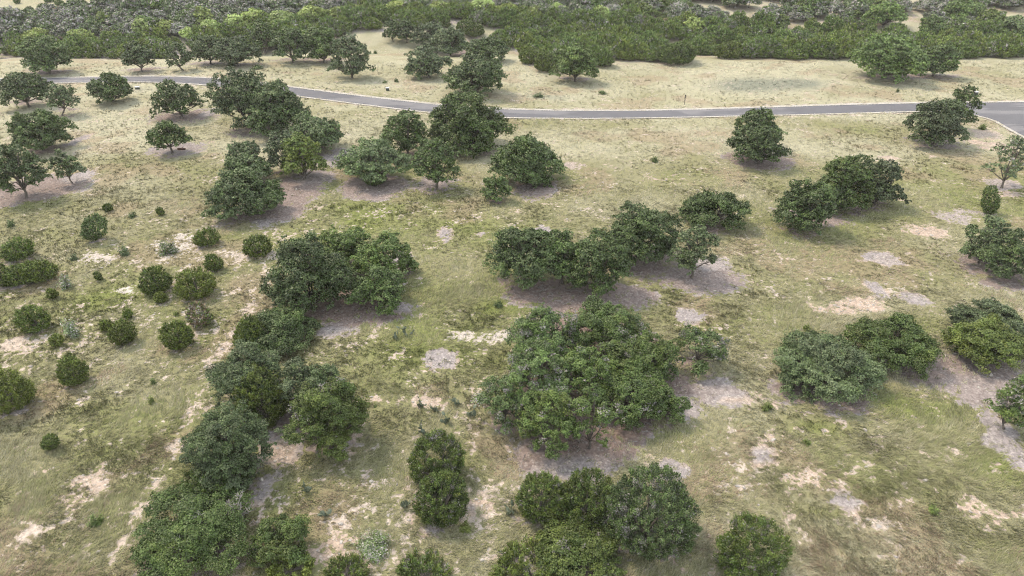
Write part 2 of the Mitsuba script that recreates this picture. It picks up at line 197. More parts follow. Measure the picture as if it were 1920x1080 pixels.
 ('shrub', -69.31, 190.98, 1.73, 0.75, 0, 0.3, 0.7, 0.9, 0, 0, 'low dark clump right of the wide low oak roots'),
 ('shrub', -77.52, 194.77, 1.39, 1.01, 0, 0.3, 0.75, 0.9, 0, 0, 'low brush at the foot of the wide low oak'),
 ('shrub', 32.44, 36.98, 0.53, 0.59, 0, 0.7, 1, 0.7, 0, 0, 'dark green weedy tuft in tall yellow grass, lower right'),
 ('shrub', 25.77, 44.91, 0.37, 0.39, 0, 0.85, 1, 0.8, 0, 0, 'single green weed in tall grass, right of lower centre'),
 ('shrub', 23.82, 49.55, 0.59, 0.62, 0, 0.75, 1, 0.7, 0, 0, 'green weedy tuft at lower right beside bare grey soil'),
 ('pear', -7.11, 49.31, 0.57, 0.58, 0, 0.05, 1, 1, 0, 0, 'blue-grey prickly pear clump, upper right of three below largest motte edge'),
 ('pear', -8.43, 50.02, 0.37, 0.4, 0, 0.05, 1, 1, 0, 0, 'small grey prickly pear clump left of the other two'),
 ('pear', -5.18, 50.32, 0.55, 0.23, 0, 0.05, 1, 1, 0, 0, 'grey prickly pear clump nearest largest motte on pale strip'),
 ('pear', -3.92, 48.66, 0.61, 0.86, 0, 0.05, 1, 1, 0, 0, 'dark grey prickly pear at left foot of largest motte'),
 ('pear', -6.07, 47.75, 0.71, 0.28, 0, 0.05, 1, 1, 0, 0, 'flattened blackish prickly pear with dead pads'),
 ('pear', -7.68, 46.17, 0.38, 0.53, 0, 0.05, 1, 1, 0, 0, 'small prickly pear above the bottom-centre juniper pair'),
 ('pear', -8.56, 38.07, 0.48, 0.34, 0, 0.05, 1, 1, 0, 0, 'prickly pear left of the bottom-centre juniper pair'),
 ('pear', -0.31, 37.44, 0.52, 0.62, 0, 0.05, 1, 1, 0, 0, 'prickly pear left of the row of three junipers'),
 ('pear', -16.59, 39.65, 0.42, 0.32, 0, 0.05, 1, 1, 0, 0, 'spiky dark prickly pear on grass right of left grove'),
 ('pear', -12.47, 60.97, 0.71, 0.61, 0, 0.05, 1, 1, 0, 0, 'blue prickly pear left of the white gravel strip'),
 ('pear', -11.2, 61.68, 0.55, 0.46, 0, 0.05, 1, 1, 0, 0, 'second blue prickly pear touching white gravel strip'),
 ('pear', -14.57, 37.25, 0.36, 0.22, 0, 0.05, 1, 1, 0, 0, 'small prickly pear on the pink bare strip'),
 ('dead', 6.33, 58.07, 1.17, 1.89, 0, 0, 1, 1, 0, 0, 'bare silver-grey dead tree inside the largest motte'),
 ('dead', -20.77, 35.99, 0.98, 1.5, 0, 0, 1, 1, 0, 0, 'bare silvery dead branches behind big bottom oak'),
 ('far', -158.11, 238.51, 4.53, 3.02, 0.42, 1.1, 1.2, 1, 0, 0, 'leftmost whitish-green tree along the far creek'),
 ('far', -150.15, 245.96, 2.32, 2.64, 0.42, 0.9, 0.95, 1, 0, 0, 'small bright tree in front of grey woods, second along far creek'),
 ('far', -142.85, 237.9, 3.69, 3.1, 0.42, 1.2, 1, 1, 0, 0, 'broad pale olive tree before the grey wooded slope'),
 ('far', -123.69, 240.44, 2.95, 4.53, 0.42, 1.35, 0.9, 1, 0, 0, 'tall vivid green tree before grey slope, above round dark oak'),
 ('far', -117.46, 244.03, 3.26, 3.32, 0.42, 1.1, 0.95, 1, 0, 0, 'mid-green creek tree right of a vivid green one'),
 ('far', -107.19, 252.59, 3, 4.36, 0.42, 1.2, 1.1, 1, 0, 0, 'whitish-crowned bright tree highest on the grey slope'),
 ('far', -109.15, 242.22, 3.06, 2.3, 0.42, 1.35, 1.2, 1, 0, 0, 'low pale tree at thicket back edge above leaning oak'),
 ('far', -102.67, 246.73, 3.82, 2.8, 0.42, 1.45, 1.15, 1, 0, 0, 'pale yellow-green creek tree above the mid-sized row oak'),
 ('far', -95.85, 249.86, 3.81, 3.35, 0.42, 1.4, 1.1, 1, 0, 0, 'bright yellow-green creek tree left of tall narrow oak'),
 ('far', -90.88, 256.36, 4.02, 3.15, 0.42, 1.2, 1.2, 1, 0, 0, 'pale tree behind tall narrow oak on far creek'),
 ('far', -80.56, 254.53, 5.4, 3.28, 0.42, 1.35, 1, 1, 0, 0, 'lime creek tree above dark-stemmed oak'),
 ('far', -72, 261.87, 4.65, 3.17, 0.42, 1.2, 1.15, 1, 0, 0, 'pale green creek tree above middle oak of joined canopy'),
 ('far', -62.51, 262.28, 4.69, 2.9, 0.42, 1.1, 0.95, 1, 0, 0, 'grey-green creek tree above right end of oak row'),
 ('far', -54.72, 264.6, 4.28, 3.23, 0.42, 0.9, 0.95, 1, 0, 0, 'dull green creek tree at top, left of twin pair'),
 ('far', -42.52, 271.1, 4.9, 2.71, 0.42, 1.15, 1.2, 1, 0, 0, 'pale creek tree at top above twin oaks'),
 ('far', -26.99, 269.06, 4.42, 2.72, 0.42, 1.2, 1.15, 1, 0, 0, 'whitish-green tree at top edge above meadow gap'),
 ('far', -10.82, 269.83, 4.92, 2.69, 0.42, 1.4, 1.2, 1, 0, 0, 'lime green wide tree at top edge over meadow gap'),
 ('far', -1.45, 264.98, 4.37, 2.68, 0.42, 1, 1.15, 1, 0, 0, 'pale green tree above left corner of cedar thicket'),
 ('far', 8.22, 264.06, 3.39, 2.47, 0.42, 1.1, 0.9, 1, 0, 0, 'dusty creek tree behind left thicket corner'),
 ('far', 16.57, 266.79, 3.91, 2.73, 0.42, 1.45, 1.05, 1, 0, 0, 'bright lime tree top edge behind cedar thicket'),
 ('far', 32.23, 262.76, 4.32, 2.66, 0.42, 1.4, 1, 1, 0, 0, 'bright yellow-green tree deep behind cedar thicket, right of lime one'),
 ('far', 62.65, 249.26, 3.58, 3.62, 0.42, 1.2, 1.1, 1, 0, 0, 'pale green oak crown rising inside thicket above gap'),
 ('far', 132.39, 257.73, 6.79, 5.21, 0.42, 0.6, 1.1, 1, 0, 0, 'rounded blue-green oak in far brush right of tan clearing'),
 ('far', 144.36, 248.08, 4.1, 4.85, 0.42, 0.6, 0.8, 1, 0, 0, 'flat-topped dark green oak in far brush above wide pale oak'),
 ('far', 163.65, 264.76, 5.83, 4.47, 0.42, 0.5, 1, 1, 0, 0, 'large rounded grey-green oak at top right brush'),
 ('far', 109.23, 243.3, 2.92, 2.34, 0.42, 0.5, 0.95, 1, 0, 0, 'grey-green round crown poking above thicket left of pale oak'),
 ('far', 170.74, 247.07, 4.89, 5.42, 0.42, 0.3, 1, 1, 0, 0, 'spreading grey oak in brush near top right edge'),
 ('far', 172.42, 242.2, 2.92, 3.6, 0.42, 0.3, 1, 1, 0, 0, 'grey-green oak cut by right edge above far meadow'),
 ('far', 130.99, 271.99, 3.59, 3.22, 0.42, 0.3, 0.9, 1, 0, 0, 'blue-green oak at top edge in right brush'),
 ('jun', -177.13, 262.47, 1.09, 1.45, 0, 0, 0.8, 1.1, 0, 0, 'grey round bush on far left hillside field'),
 ('jun', -173.93, 263.22, 1.5, 1.79, 0, 0, 0.8, 1.1, 0, 0, 'dark round juniper on far left hillside field, right of grey bush'),
 ('jun', -171.23, 267.88, 2.33, 1.54, 0, 0.5, 0.8, 1.1, 0, 0, 'wide olive juniper at woods edge of far hillside field'),
 ('jun', -169.81, 275.22, 1.45, 1.26, 0, 0.5, 0.8, 1.1, 0, 0, 'juniper at top edge of far hillside field, nearest the woods'),
 ('jun', -162.86, 276.97, 1.65, 1.5, 0, 0.5, 0.8, 1.1, 0, 0, 'juniper at top beside woods, right of hillside field'),
 ('jun', -188.27, 279.33, 1.06, 1.4, 0, 0.5, 0.8, 1.1, 0, 0, 'small juniper at top edge, left in hillside field'),
 ('jun', -176.84, 280.62, 1.66, 0.91, 0, 0.5, 0.8, 1.1, 0, 0, 'flat juniper touching top edge of hillside field'),
]
PATCHES = [(4.4,88.5,1.67,1.83,0.33,1.0),
 (-9.7,87.8,0.91,2.21,0.33,1.0),
 (-9.1,86.0,0.74,1.42,0.33,1.0),
 (-3.9,87.4,1.06,0.91,0.33,0.8),
 (-7.4,57.5,1.76,1.84,0.33,1.0),
 (-19.0,63.8,2.68,2.44,0.4,1.0),
 (-20.3,62.8,1.18,1.52,0.4,1.0),
 (-3.2,61.5,4.34,1.32,0.95,1.0),
 (0.0,61.4,2.31,1.0,0.95,0.9),
 (20.1,66.1,1.95,1.92,0.33,1.0),
 (21.4,43.9,0.92,1.3,0.33,1.0),
 (22.2,45.8,1.89,0.96,0.7,0.6),
 (13.7,42.0,1.88,1.22,0.33,1.0),
 (12.5,41.7,1.12,0.73,0.33,1.0),
 (26.4,38.3,1.43,1.2,0.33,1.0),
 (27.8,36.0,0.65,0.61,0.33,0.9),
 (24.6,40.9,2.2,1.19,0.7,0.8),
 (23.0,40.1,0.87,1.16,0.7,0.8),
 (37.3,36.8,2.87,0.94,0.66,1.0),
 (36.0,37.3,1.24,0.79,0.66,0.8),
 (59.2,89.4,3.46,2.23,0.66,1.1),
 (48.7,80.8,2.49,1.91,0.33,0.9),
 (49.6,79.3,1.75,1.54,0.4,0.8),
 (44.7,72.4,1.44,2.41,0.33,0.9),
 (47.0,71.0,1.29,1.56,0.9,0.8),
 (48.0,69.5,1.9,1.76,0.33,1.0),
 (41.6,68.3,2.5,1.96,0.66,1.2),
 (37.8,67.4,4.33,1.67,0.66,0.75),
 (66.4,93.9,2.56,2.81,0.4,0.8),
 (70.1,95.5,3.24,1.64,0.4,0.6),
 (44.7,54.8,5.33,3.73,0.12,1.2),
 (42.1,55.7,3.24,3.18,0.1,1.0),
 (45.8,51.4,3.56,2.84,0.2,1.1),
 (29.9,52.1,4.89,2.79,0.1,1.1),
 (31.7,49.3,1.98,0.76,0.1,0.8),
 (19.9,52.2,2.69,2.44,0.25,1.1),
 (15.4,53.1,2.35,3.73,0.05,1.1),
 (16.4,49.5,1.49,1.51,0.3,0.9),
 (22.4,51.0,2.29,0.79,0.6,0.6),
 (4.6,43.6,4.59,3.05,0.08,1.2),
 (8.2,47.3,4.35,4.25,0.02,1.2),
 (5.8,41.8,3.35,1.32,0.28,1.1),
 (9.1,59.7,6.8,6.81,0.0,1.0),
 (5.2,52.6,5.19,4.87,0.0,1.0),
 (7.6,70.0,7.62,3.67,0.05,1.2),
 (14.0,70.1,3.82,2.7,0.1,1.1),
 (17.5,77.4,4.12,4.3,0.1,0.9),
 (24.1,74.9,5.02,4.1,0.15,1.1),
 (25.8,78.9,2.79,2.07,0.35,1.0),
 (20.3,83.2,1.81,1.61,0.35,0.8),
 (-23.1,106.7,5.5,5.63,0.12,1.2),
 (-12.6,108.9,3.25,3.56,0.2,1.0),
 (-12.4,106.9,4.88,2.48,0.2,0.6),
 (3.5,105.8,3.34,5.57,0.1,1.2),
 (-10.4,129.5,6.25,3.21,0.05,0.5),
 (-63.6,125.0,5.55,4.2,0.25,1.0),
 (-71.4,147.3,7.54,4.8,0.1,1.0),
 (-66.8,150.5,1.77,3.37,0.3,0.8),
 (-78.4,105.9,7.93,5.91,0.1,1.2),
 (-80.4,100.8,3.38,3.39,0.1,1.0),
 (-74.2,111.2,2.29,3.2,0.35,1.0),
 (-85.8,130.7,1.47,3.87,0.3,1.0),
 (-111.7,159.3,6.21,4.29,0.1,0.7),
 (-99.4,151.8,2.97,2.07,0.15,0.7),
 (-52.4,134.0,6.42,3.6,0.1,0.6),
 (-35.6,105.7,4.58,6.6,0.08,1.1),
 (-36.3,97.3,4.12,3.92,0.1,1.1),
 (-33.1,111.6,3.68,3.34,0.2,0.9),
 (-33.0,119.2,2.91,3.97,0.25,0.8),
 (-32.0,123.4,2.5,3.37,0.3,0.8),
 (-37.2,92.6,2.38,1.46,0.3,0.6),
 (-16.6,66.7,5.53,2.85,0.05,1.1),
 (-20.4,68.7,2.83,3.76,0.02,1.2),
 (-15.1,79.5,1.75,3.46,0.35,1.0),
 (-12.4,67.7,1.55,1.2,0.3,1.0),
 (-19.9,45.9,1.8,4.11,0.06,1.2),
 (-19.8,43.9,1.38,1.93,0.6,0.9),
 (-19.9,39.9,0.95,1.59,0.35,1.0),
 (-16.2,37.4,1.5,0.47,0.66,0.9),
 (-34.7,40.7,1.84,1.2,0.7,1.0),
 (-35.0,39.2,1.5,1.15,0.7,0.85),
 (-39.2,42.3,1.8,0.77,0.7,0.6),
 (-34.5,42.8,0.91,0.77,0.7,0.7),
 (-53.9,61.9,2.93,2.07,0.8,1.0),
 (-54.1,60.9,2.32,1.21,0.75,1.0),
 (-41.5,51.3,1.54,0.83,0.8,0.5),
 (-50.3,57.8,3.91,1.35,0.8,0.5),
 (-47.7,85.6,3.35,2.22,0.95,0.75),
 (-47.2,88.1,2.29,1.32,0.95,0.6),
 (-34.7,82.3,3.25,2.24,0.85,0.85),
 (-37.8,82.8,2.9,1.27,0.85,0.6),
 (-55.6,81.6,3.02,2.04,0.9,0.7),
 (-48.0,73.4,1.46,1.18,1.0,1.0),
 (-47.1,82.5,2.17,2.12,0.9,0.7),
 (-34.5,64.9,1.81,2.32,0.8,0.6),
 (-43.9,69.5,3.18,1.24,0.8,0.5),
 (-14.1,33.6,2.15,1.61,0.66,0.8),
 (-12.8,35.0,1.6,0.96,0.66,0.7),
 (-4.2,37.6,2.3,1.47,0.5,0.7),
 (-2.5,36.3,2.05,1.21,0.8,0.7),
 (-5.7,36.3,1.23,0.5,0.15,1.0),
 (-9.1,50.7,3.04,0.93,0.7,0.85),
 (-5.5,50.0,2.26,0.75,0.7,0.6),
 (45.1,119.2,5.82,5.22,0.1,1.1),
 (84.0,130.9,6.3,4.59,0.2,0.6),
 (95.6,135.3,2.81,4.14,0.75,1.1),
 (91.1,130.4,2.3,2.6,0.75,1.0),
 (93.1,127.0,3.07,4.36,0.6,0.8),
 (82.5,107.6,2.68,2.92,0.4,1.0),
 (80.0,102.9,3.44,1.82,0.6,0.6),
 (42.6,43.4,1.82,2.58,0.3,1.0),
 (43.5,46.8,1.43,1.78,0.3,1.0),
 (62.0,101.1,1.7,1.12,0.7,0.6),
 (44.9,96.4,4.9,2.48,0.08,0.9),
 (47.4,92.6,3.16,2.34,0.1,0.9),
 (54.5,97.8,4.96,1.7,0.1,0.7),
 (69.3,120.8,2.16,1.75,0.7,0.9),
 (78.3,123.1,1.6,1.5,0.7,0.7),
 (57.8,82.7,2.89,2.31,0.6,0.4),
 (61.4,77.9,4.14,3.76,0.1,1.0),
 (60.7,73.5,2.64,1.93,0.1,0.9),
 (50.7,58.5,3.35,1.95,0.1,1.0),
 (-30.1,147.2,4.63,2.42,0.75,0.4),
 (-23.2,139.1,1.77,4.89,0.6,0.5),
 (10.9,116.3,2.38,2.39,0.5,0.7),
 (26.1,109.0,6.3,1.54,0.6,0.4),
 (0.4,95.6,1.3,1.48,0.7,0.7),
 (8.2,91.8,1.1,1.16,0.7,0.7),
 (-13.3,51.3,2.04,0.63,0.7,0.7),
 (-14.0,47.2,0.96,2.11,0.7,0.4),
 (-12.0,41.4,0.89,0.89,0.75,0.7),
 (-13.7,43.2,0.64,0.88,0.75,0.5),
 (-13.6,38.9,1.02,0.55,0.75,0.5),
 (-36.4,35.5,1.21,1.11,0.8,0.8),
 (-37.0,34.5,1.19,0.98,0.8,0.7),
 (-40.3,39.1,0.6,1.73,0.8,0.4),
 (-31.4,34.5,0.79,0.68,0.8,0.5),
 (-28.9,32.8,1.16,0.4,0.8,0.5),
 (-28.5,38.6,1.53,0.55,0.8,0.7),
 (-29.9,38.0,0.59,0.76,0.8,0.7),
 (-27.0,36.2,0.82,0.41,0.8,0.5),
 (-28.8,49.3,0.7,2.32,0.8,0.6),
 (-29.0,43.3,0.64,1.55,0.8,0.6),
 (15.2,34.9,0.56,0.98,0.75,0.6),
 (21.3,36.5,1.07,1.55,0.75,0.7),
 (26.0,35.9,2.84,0.81,0.8,0.6),
 (30.7,38.2,1.09,0.76,0.7,0.6),
 (13.4,32.6,1.92,1.13,0.7,0.7),
 (1.6,35.5,1.62,0.59,0.6,0.5),
 (7.6,36.3,1.64,0.51,0.2,0.8),
 (107.9,159.2,4.96,2.29,0.7,0.7),
 (-14.0,232.1,6.99,5.46,0.1,0.9),
 (-21.2,234.9,5.29,3.6,0.1,0.8),
 (107.2,184.5,12.7,2.99,0.1,0.9),
 (96.7,181.7,6.96,2.28,0.1,0.8),
 (-127.2,192.8,8.09,2.49,0.1,0.9),
 (-102.6,193.9,5.9,3.3,0.1,0.9),
 (-86.6,200.5,9.12,5.33,0.2,0.7),
 (-74.3,195.8,7.43,3.0,0.2,0.6),
 (-58.7,204.4,12.36,4.89,0.1,0.7),
 (16.2,184.2,5.65,2.23,0.2,0.7),
 (45.1,205.0,6.22,4.67,0.8,0.6),
 (30.7,202.5,7.68,2.79,0.8,0.4)]
HUES = [(60.2,175.8,8.39,7.36,-1.6),(73.1,175.9,6.09,4.92,-1.4),(7.7,165.8,10.3,3.33,-0.6),(-88.6,168.6,7.82,3.55,-0.5),(-32.5,175.7,8.11,3.03,-0.3),(73.2,139.6,15.53,6.49,1.0),(15.9,142.8,22.65,4.14,0.7),(54.2,142.7,16.94,3.88,0.6),(44.6,63.8,4.16,3.33,1.0),(34.8,51.6,3.07,2.43,1.0),(38.6,49.1,5.93,2.28,1.0),(32.9,41.7,8.88,3.67,0.6),(40.7,41.5,2.21,3.65,0.9),(35.8,33.6,3.11,2.8,0.7),(27.4,47.1,2.89,1.43,0.8),(0.0,67.5,3.71,1.63,1.0),(-4.1,43.3,2.28,2.5,0.5),(22.1,72.2,3.91,2.58,0.6),(-15.7,65.0,4.82,1.36,0.8),(-39.2,89.0,5.38,2.07,0.5),(-28.5,107.1,2.67,2.29,0.7),(-22.8,96.2,6.53,6.16,0.5),(-6.2,91.0,7.79,5.87,0.5),(-36.3,46.2,8.59,4.32,0.4),(-41.3,50.9,3.06,1.65,0.3),(21.8,62.9,3.53,2.11,0.8),(13.9,46.6,4.31,1.74,0.5),(-75.3,99.5,5.02,3.03,0.7),(47.0,91.6,7.06,3.84,0.5),(-49.4,71.5,3.9,2.26,0.7),(34.8,118.7,14.49,11.87,0.2),(-13.4,58.7,5.6,2.89,0.4),(24.1,37.3,2.49,0.53,0.6)]
ROAD = [(-157.0,175.5),(-141.8,180.9),(-121.6,182.8),(-100.9,181.0),(-85.8,178.5),(-73.4,176.0),(-62.5,172.3),(-51.6,167.8),(-40.3,162.0),(-26.8,155.8),(-14.3,152.1),(-1.2,151.2),(13.5,151.6),(38.0,151.0),(57.9,151.4),(78.6,153.7),(93.1,155.1),(108.0,155.2),(123.0,154.4),(150.3,155.2)]
SIDE_ROAD = [(111.9,154.7),(108.4,145.0),(107.3,136.1),(106.6,125.9),(107.9,115.8),(116.5,104.2)]
THICKET = [(-199.2,217.7),(-159.8,220.2),(-151.9,223.5),(-126.1,214.0),(-104.3,219.1),(-92.8,227.9),(-76.7,231.6),(-58.5,245.5),(-54.8,250.4),(-44.5,250.4),(-31.8,253.0),(-20.7,255.6),(-15.1,256.3),(-6.6,255.7),(-5.8,243.2),(-1.8,237.4),(4.3,226.9),(6.9,202.4),(11.8,193.0),(24.0,197.3),(37.2,204.5),(50.9,206.7),(58.1,226.6),(63.5,218.7),(70.0,210.6),(83.5,204.4),(98.6,203.7),(132.2,208.3),(153.4,211.7),(191.7,213.7),(223.3,253.1),(181.8,255.9),(139.0,253.5),(121.4,256.5),(92.6,255.4),(64.6,257.7),(36.3,259.8),(7.8,263.9),(-11.7,266.7),(-63.6,271.3),(-76.0,257.6),(-102.3,245.7),(-118.0,239.3),(-144.1,237.8),(-170.1,236.5),(-212.1,233.7)]
FIELD = [(-231.2,247.5),(-178.3,251.4),(-171.7,252.7),(-168.7,258.2),(-166.6,268.0),(-157.5,271.2),(-155.8,278.2),(-148.7,284.7),(-162.1,323.8),(-290.9,322.8)]
CLEARINGS = [(120.4,282.1,5.76,5.48),(140.2,256.3,7.58,6.84),(177.8,269.4,11.86,6.86),(91.1,273.5,3.2,3.49),(76.9,277.6,4.05,3.67),(99.7,265.9,3.13,3.89),(67.0,278.8,6.09,6.15),(157.7,281.1,4.1,2.92)]
TRACK = [(-30.9,68.8),(-30.9,68.1),(-30.9,67.4),(-30.9,66.6),(-31.0,65.9),(-31.0,65.2),(-31.0,64.4),(-31.0,63.7),(-31.0,63.0),(-31.0,62.3),(-30.9,61.6),(-30.9,60.8),(-30.8,60.1),(-30.8,59.4),(-30.7,58.7),(-30.7,57.9),(-30.6,57.2),(-30.6,56.5),(-30.5,55.8),(-30.5,55.0),(-30.4,54.2),(-30.4,53.5),(-30.3,52.8),(-30.2,52.0),(-30.2,51.2),(-30.1,50.5),(-30.0,49.8),(-29.9,49.1),(-29.8,48.4),(-29.8,47.8),(-29.7,47.1),(-29.6,46.4),(-29.5,45.7),(-29.5,45.0),(-29.4,44.3),(-29.4,43.6),(-29.4,42.9),(-29.3,42.2),(-29.3,41.5),(-29.3,40.8),(-29.3,40.1),(-29.4,39.4),(-29.4,38.7),(-29.4,38.0),(-29.4,37.2),(-29.4,36.5),(-29.4,35.8),(-29.4,35.0),(-29.4,34.2),(-29.4,33.5),(-29.4,32.8)]
POST = [(40.1,158.9)][0]
BOXES = [(-30.4,168.7),(-91.7,169.2),(110.2,163.5)]
LOG = [(-62.2,124.3)][0]


# ------------------------------------------------------------------ helpers
counts = {}


def numbered(name):
    n = counts.get(name, 0)
    counts[name] = n + 1
    return name if n == 0 else '%s_%03d' % (name, n)


def tag(key, label, category=None, group=None, kind=None):
    labels[key] = {k: v for k, v in (('label', label), ('category', category), ('group', group), ('kind', kind)) if v}


def nz(x, y, z=0.0):
    """The same smooth noise as mikit.noise."""
    x, y = np.broadcast_arrays(np.asarray(x, float), np.asarray(y, float))
    return meshkit.noise(np.stack([x, y, np.full(x.shape, float(z))], -1) + 1e6)


def fb(x, y, z=0.0, octaves=3):
    return sum(0.5 ** (o + 1) * nz(x * 2 ** o, y * 2 ** o, z * 2 ** o + 17 * o) for o in range(octaves)) / (1 - 0.5 ** octaves)


def sstep(a, b, x):
    t = np.clip((x - a) / (b - a), 0, 1)
    return t * t * (3 - 2 * t)


def unit(v):
    return v / (np.linalg.norm(v, axis=-1, keepdims=True) + 1e-9)


def tube(points, radii, sides=6):
    p = np.asarray(points, float)
    t = unit(np.gradient(p, axis=0))
    a = unit(np.cross(t, np.where(np.abs(t[:, 2:]) < 0.9, [0, 0, 1.0], [1.0, 0, 0])))
    b = np.cross(t, a)
    ang = np.arange(sides) * 2 * np.pi / sides
    v = p[:, None] + np.asarray(radii)[:, None, None] * (np.cos(ang)[None, :, None] * a[:, None] + np.sin(ang)[None, :, None] * b[:, None])
    i, j = np.meshgrid(np.arange(len(p) - 1), np.arange(sides), indexing='ij')
    q = np.stack([i * sides + j, i * sides + (j + 1) % sides, (i + 1) * sides + (j + 1) % sides, (i + 1) * sides + j], -1).reshape(-1, 4)
    return v.reshape(-1, 3), np.vstack([q[:, [0, 1, 2]], q[:, [0, 2, 3]]])


def join(parts):
    at, vs, fs = 0, [], []
    for v, f in parts:
        vs.append(v)
        fs.append(np.asarray(f) + at)
        at += len(v)
    return np.vstack(vs), np.vstack(fs)


# ------------------------------------------------------------------ materials
def hats(v, cols):
    out = mi.Color3f(0)
    for i, c in cols:
        out += mi.Color3f(*c) * dr.maximum(0, 1 - dr.abs(v - i))
    return out


LEAF = [(0, (0.098, 0.132, 0.066)), (1, (0.090, 0.146, 0.036)), (2, (0.128, 0.156, 0.030)), (3, (0.27, 0.34, 0.13)), (4, (0.17, 0.13, 0.085)), (5, (0.29, 0.275, 0.27))]


def leaf_colour(p, n, uv):
    c = hats(dr.clip(uv.y * 5, 0, 5), LEAF)
    k = 0.78 + 0.44 * mikit.noise(p.x * 0.9, p.y * 0.9, p.z * 0.9)
    return c * (uv.x * 2 * k)


GRASS = [(0, (0.215, 0.225, 0.18)), (1, (0.375, 0.364, 0.266)), (2, (0.242, 0.235, 0.138)), (3, (0.188, 0.216, 0.078)), (4, (0.285, 0.230, 0.165))]


def grass_colour(p, n, uv):
    return hats(dr.clip(uv.y * 4, 0, 4), GRASS) * (uv.x * 2)


def green_field(noise, fbm, x, y, exp_, hues):
    """How green the grass is, about -1 (grey weeds) to 1 (lush)."""
    g = 1.5 * (fbm(x / 21, y / 21, 3.0) - 0.5) + 0.9 * (fbm(x / 5.5, y / 5.5, 8.0) - 0.5)
    weed = 0.0 * g
    for cx, cy, rx, ry, d in hues:
        q = ((x - cx) / rx) * ((x - cx) / rx) + ((y - cy) / ry) * ((y - cy) / ry)
        if d > 0:
            g = g + d * exp_(-q) * 0.9
        else:
            weed = weed - d * exp_(-q)
    return g, weed


def ground_colour(p, n, uv):
    x, y = p.x, p.y
    g, weed = green_field(mikit.noise, mikit.fbm, x, y, dr.exp, HUES)
    far = mikit.smoothstep(112, 128, y)
    fine = mikit.fbm(x * 2.2, y * 2.2, 1.0, octaves=4)
    warp = mikit.noise(x * 0.25, y * 0.25, 4.0)
    ca, sa = dr.cos(warp * 3 - 1.2), dr.sin(warp * 3 - 1.2)
    streak = mikit.noise((x * ca + y * sa) * 1.6, (y * ca - x * sa) * 9, 2.0)
    v = dr.clip(1.86 + 0.20 * mikit.smoothstep(48, 80, y) + 1.0 * g - 0.85 * far + 0.8 * (fine - 0.5), 1, 3)
    v = v * (1 - dr.clip(weed * (0.4 + 1.2 * fine), 0, 1))
    brown = mikit.smoothstep(0.56, 0.72, mikit.fbm(x / 7.5, y / 7.5, 13.0)) * 0.8
    grass = hats(v, GRASS)
    grass = mikit.mix(grass, GRASS[4][1], brown * dr.select(v > 0.8, 1.0, 0.0) * 0.7)
    grass = grass * (0.66 + 0.06 * far + 0.60 * (0.55 * streak + 0.45 * fine))
    # bare ground
    b = uv.x + (mikit.fbm(x * 0.6, y * 0.6, 5.0) - 0.5) * 0.8 + (mikit.noise(x * 2.3, y * 2.3, 6.0) - 0.5) * 0.5 + (mikit.noise(x * 5.7, y * 5.7, 9.0) - 0.5) * 0.45
    b = b + (mikit.noise(x * 3.7, y * 3.7, 19.0) - 0.5) * 0.5 * uv.y
    bare = mikit.smoothstep(0.44, 0.62, b)
    k = uv.y
    soil = hats(k * 3, [(0, (0.205, 0.158, 0.140)), (1, (0.285, 0.262, 0.265)), (2, (0.40, 0.325, 0.27)), (3, (0.46, 0.43, 0.395))])
    peb1, peb2, pr = mikit.voronoi(x * 3.3, y * 3.3)
    stones = mikit.smoothstep(0.42, 0.25, peb1) * dr.select(pr > 0.72, 1.0, 0.0)
    crumbs = mikit.noise(x * 11, y * 11, 3.0)
    soil = soil * (0.42 + 0.45 * fine + 0.40 * crumbs + 0.40 * mikit.noise(x * 4.3, y * 4.3, 12.0))
    soil = mikit.mix(soil, (0.56, 0.53, 0.50), stones * (0.25 + 0.4 * k))
    wood = mikit.smoothstep(150, 185, y) * mikit.smoothstep(0.0, 1.0, uv.x * 0 + 1)
    return mikit.mix(grass, soil, bare)


def bark_colour(p, n, uv):
    return mi.Color3f(0.15, 0.132, 0.118) * (0.6 + 0.8 * mikit.fbm(p.x * 5, p.y * 5, p.z * 1.5))


def dead_colour(p, n, uv):
    return mi.Color3f(0.36, 0.34, 0.33) * (0.6 + 0.7 * mikit.fbm(p.x * 6, p.y * 6, p.z * 4))


def pear_colour(p, n, uv):
    return mikit.mix((0.085, 0.12, 0.085), (0.17, 0.19, 0.13), mikit.fbm(p.x * 6, p.y * 6, p.z * 6))


def asphalt_colour(p, n, uv):
    f = mikit.fbm(p.x * 0.35, p.y * 0.35, 2.0)
    pale = mikit.smoothstep(0.5, 0.68, mikit.fbm(p.x * 0.10, p.y * 0.32, 7.0))
    c = mikit.mix((0.112, 0.113, 0.128), (0.19, 0.188, 0.20), pale * 0.65)
    return c * (0.85 + 0.2 * f + 0.12 * mikit.noise(p.x * 7, p.y * 7, 1.0))


def ribbon_colour(p, n, uv):
    return mikit.mix((0.47, 0.455, 0.43), (0.33, 0.30, 0.22), mikit.smoothstep(0.45, 0.70, mikit.fbm(p.x * 0.9, p.y * 1.6, 3.0)) * 0.7) * (0.85 + 0.25 * mikit.noise(p.x * 6, p.y * 6))


def stone_colour(p, n, uv):
    return mi.Color3f(0.50, 0.47, 0.44) * (0.55 + 0.6 * mikit.fbm(p.x * 1.3, p.y * 1.3, p.z * 2))


def twos(tex, rough=0.6, spec=0.3):
    return {'type': 'twosided', 'b': {'type': 'principled', 'base_color': tex, 'roughness': rough, 'specular': spec}}


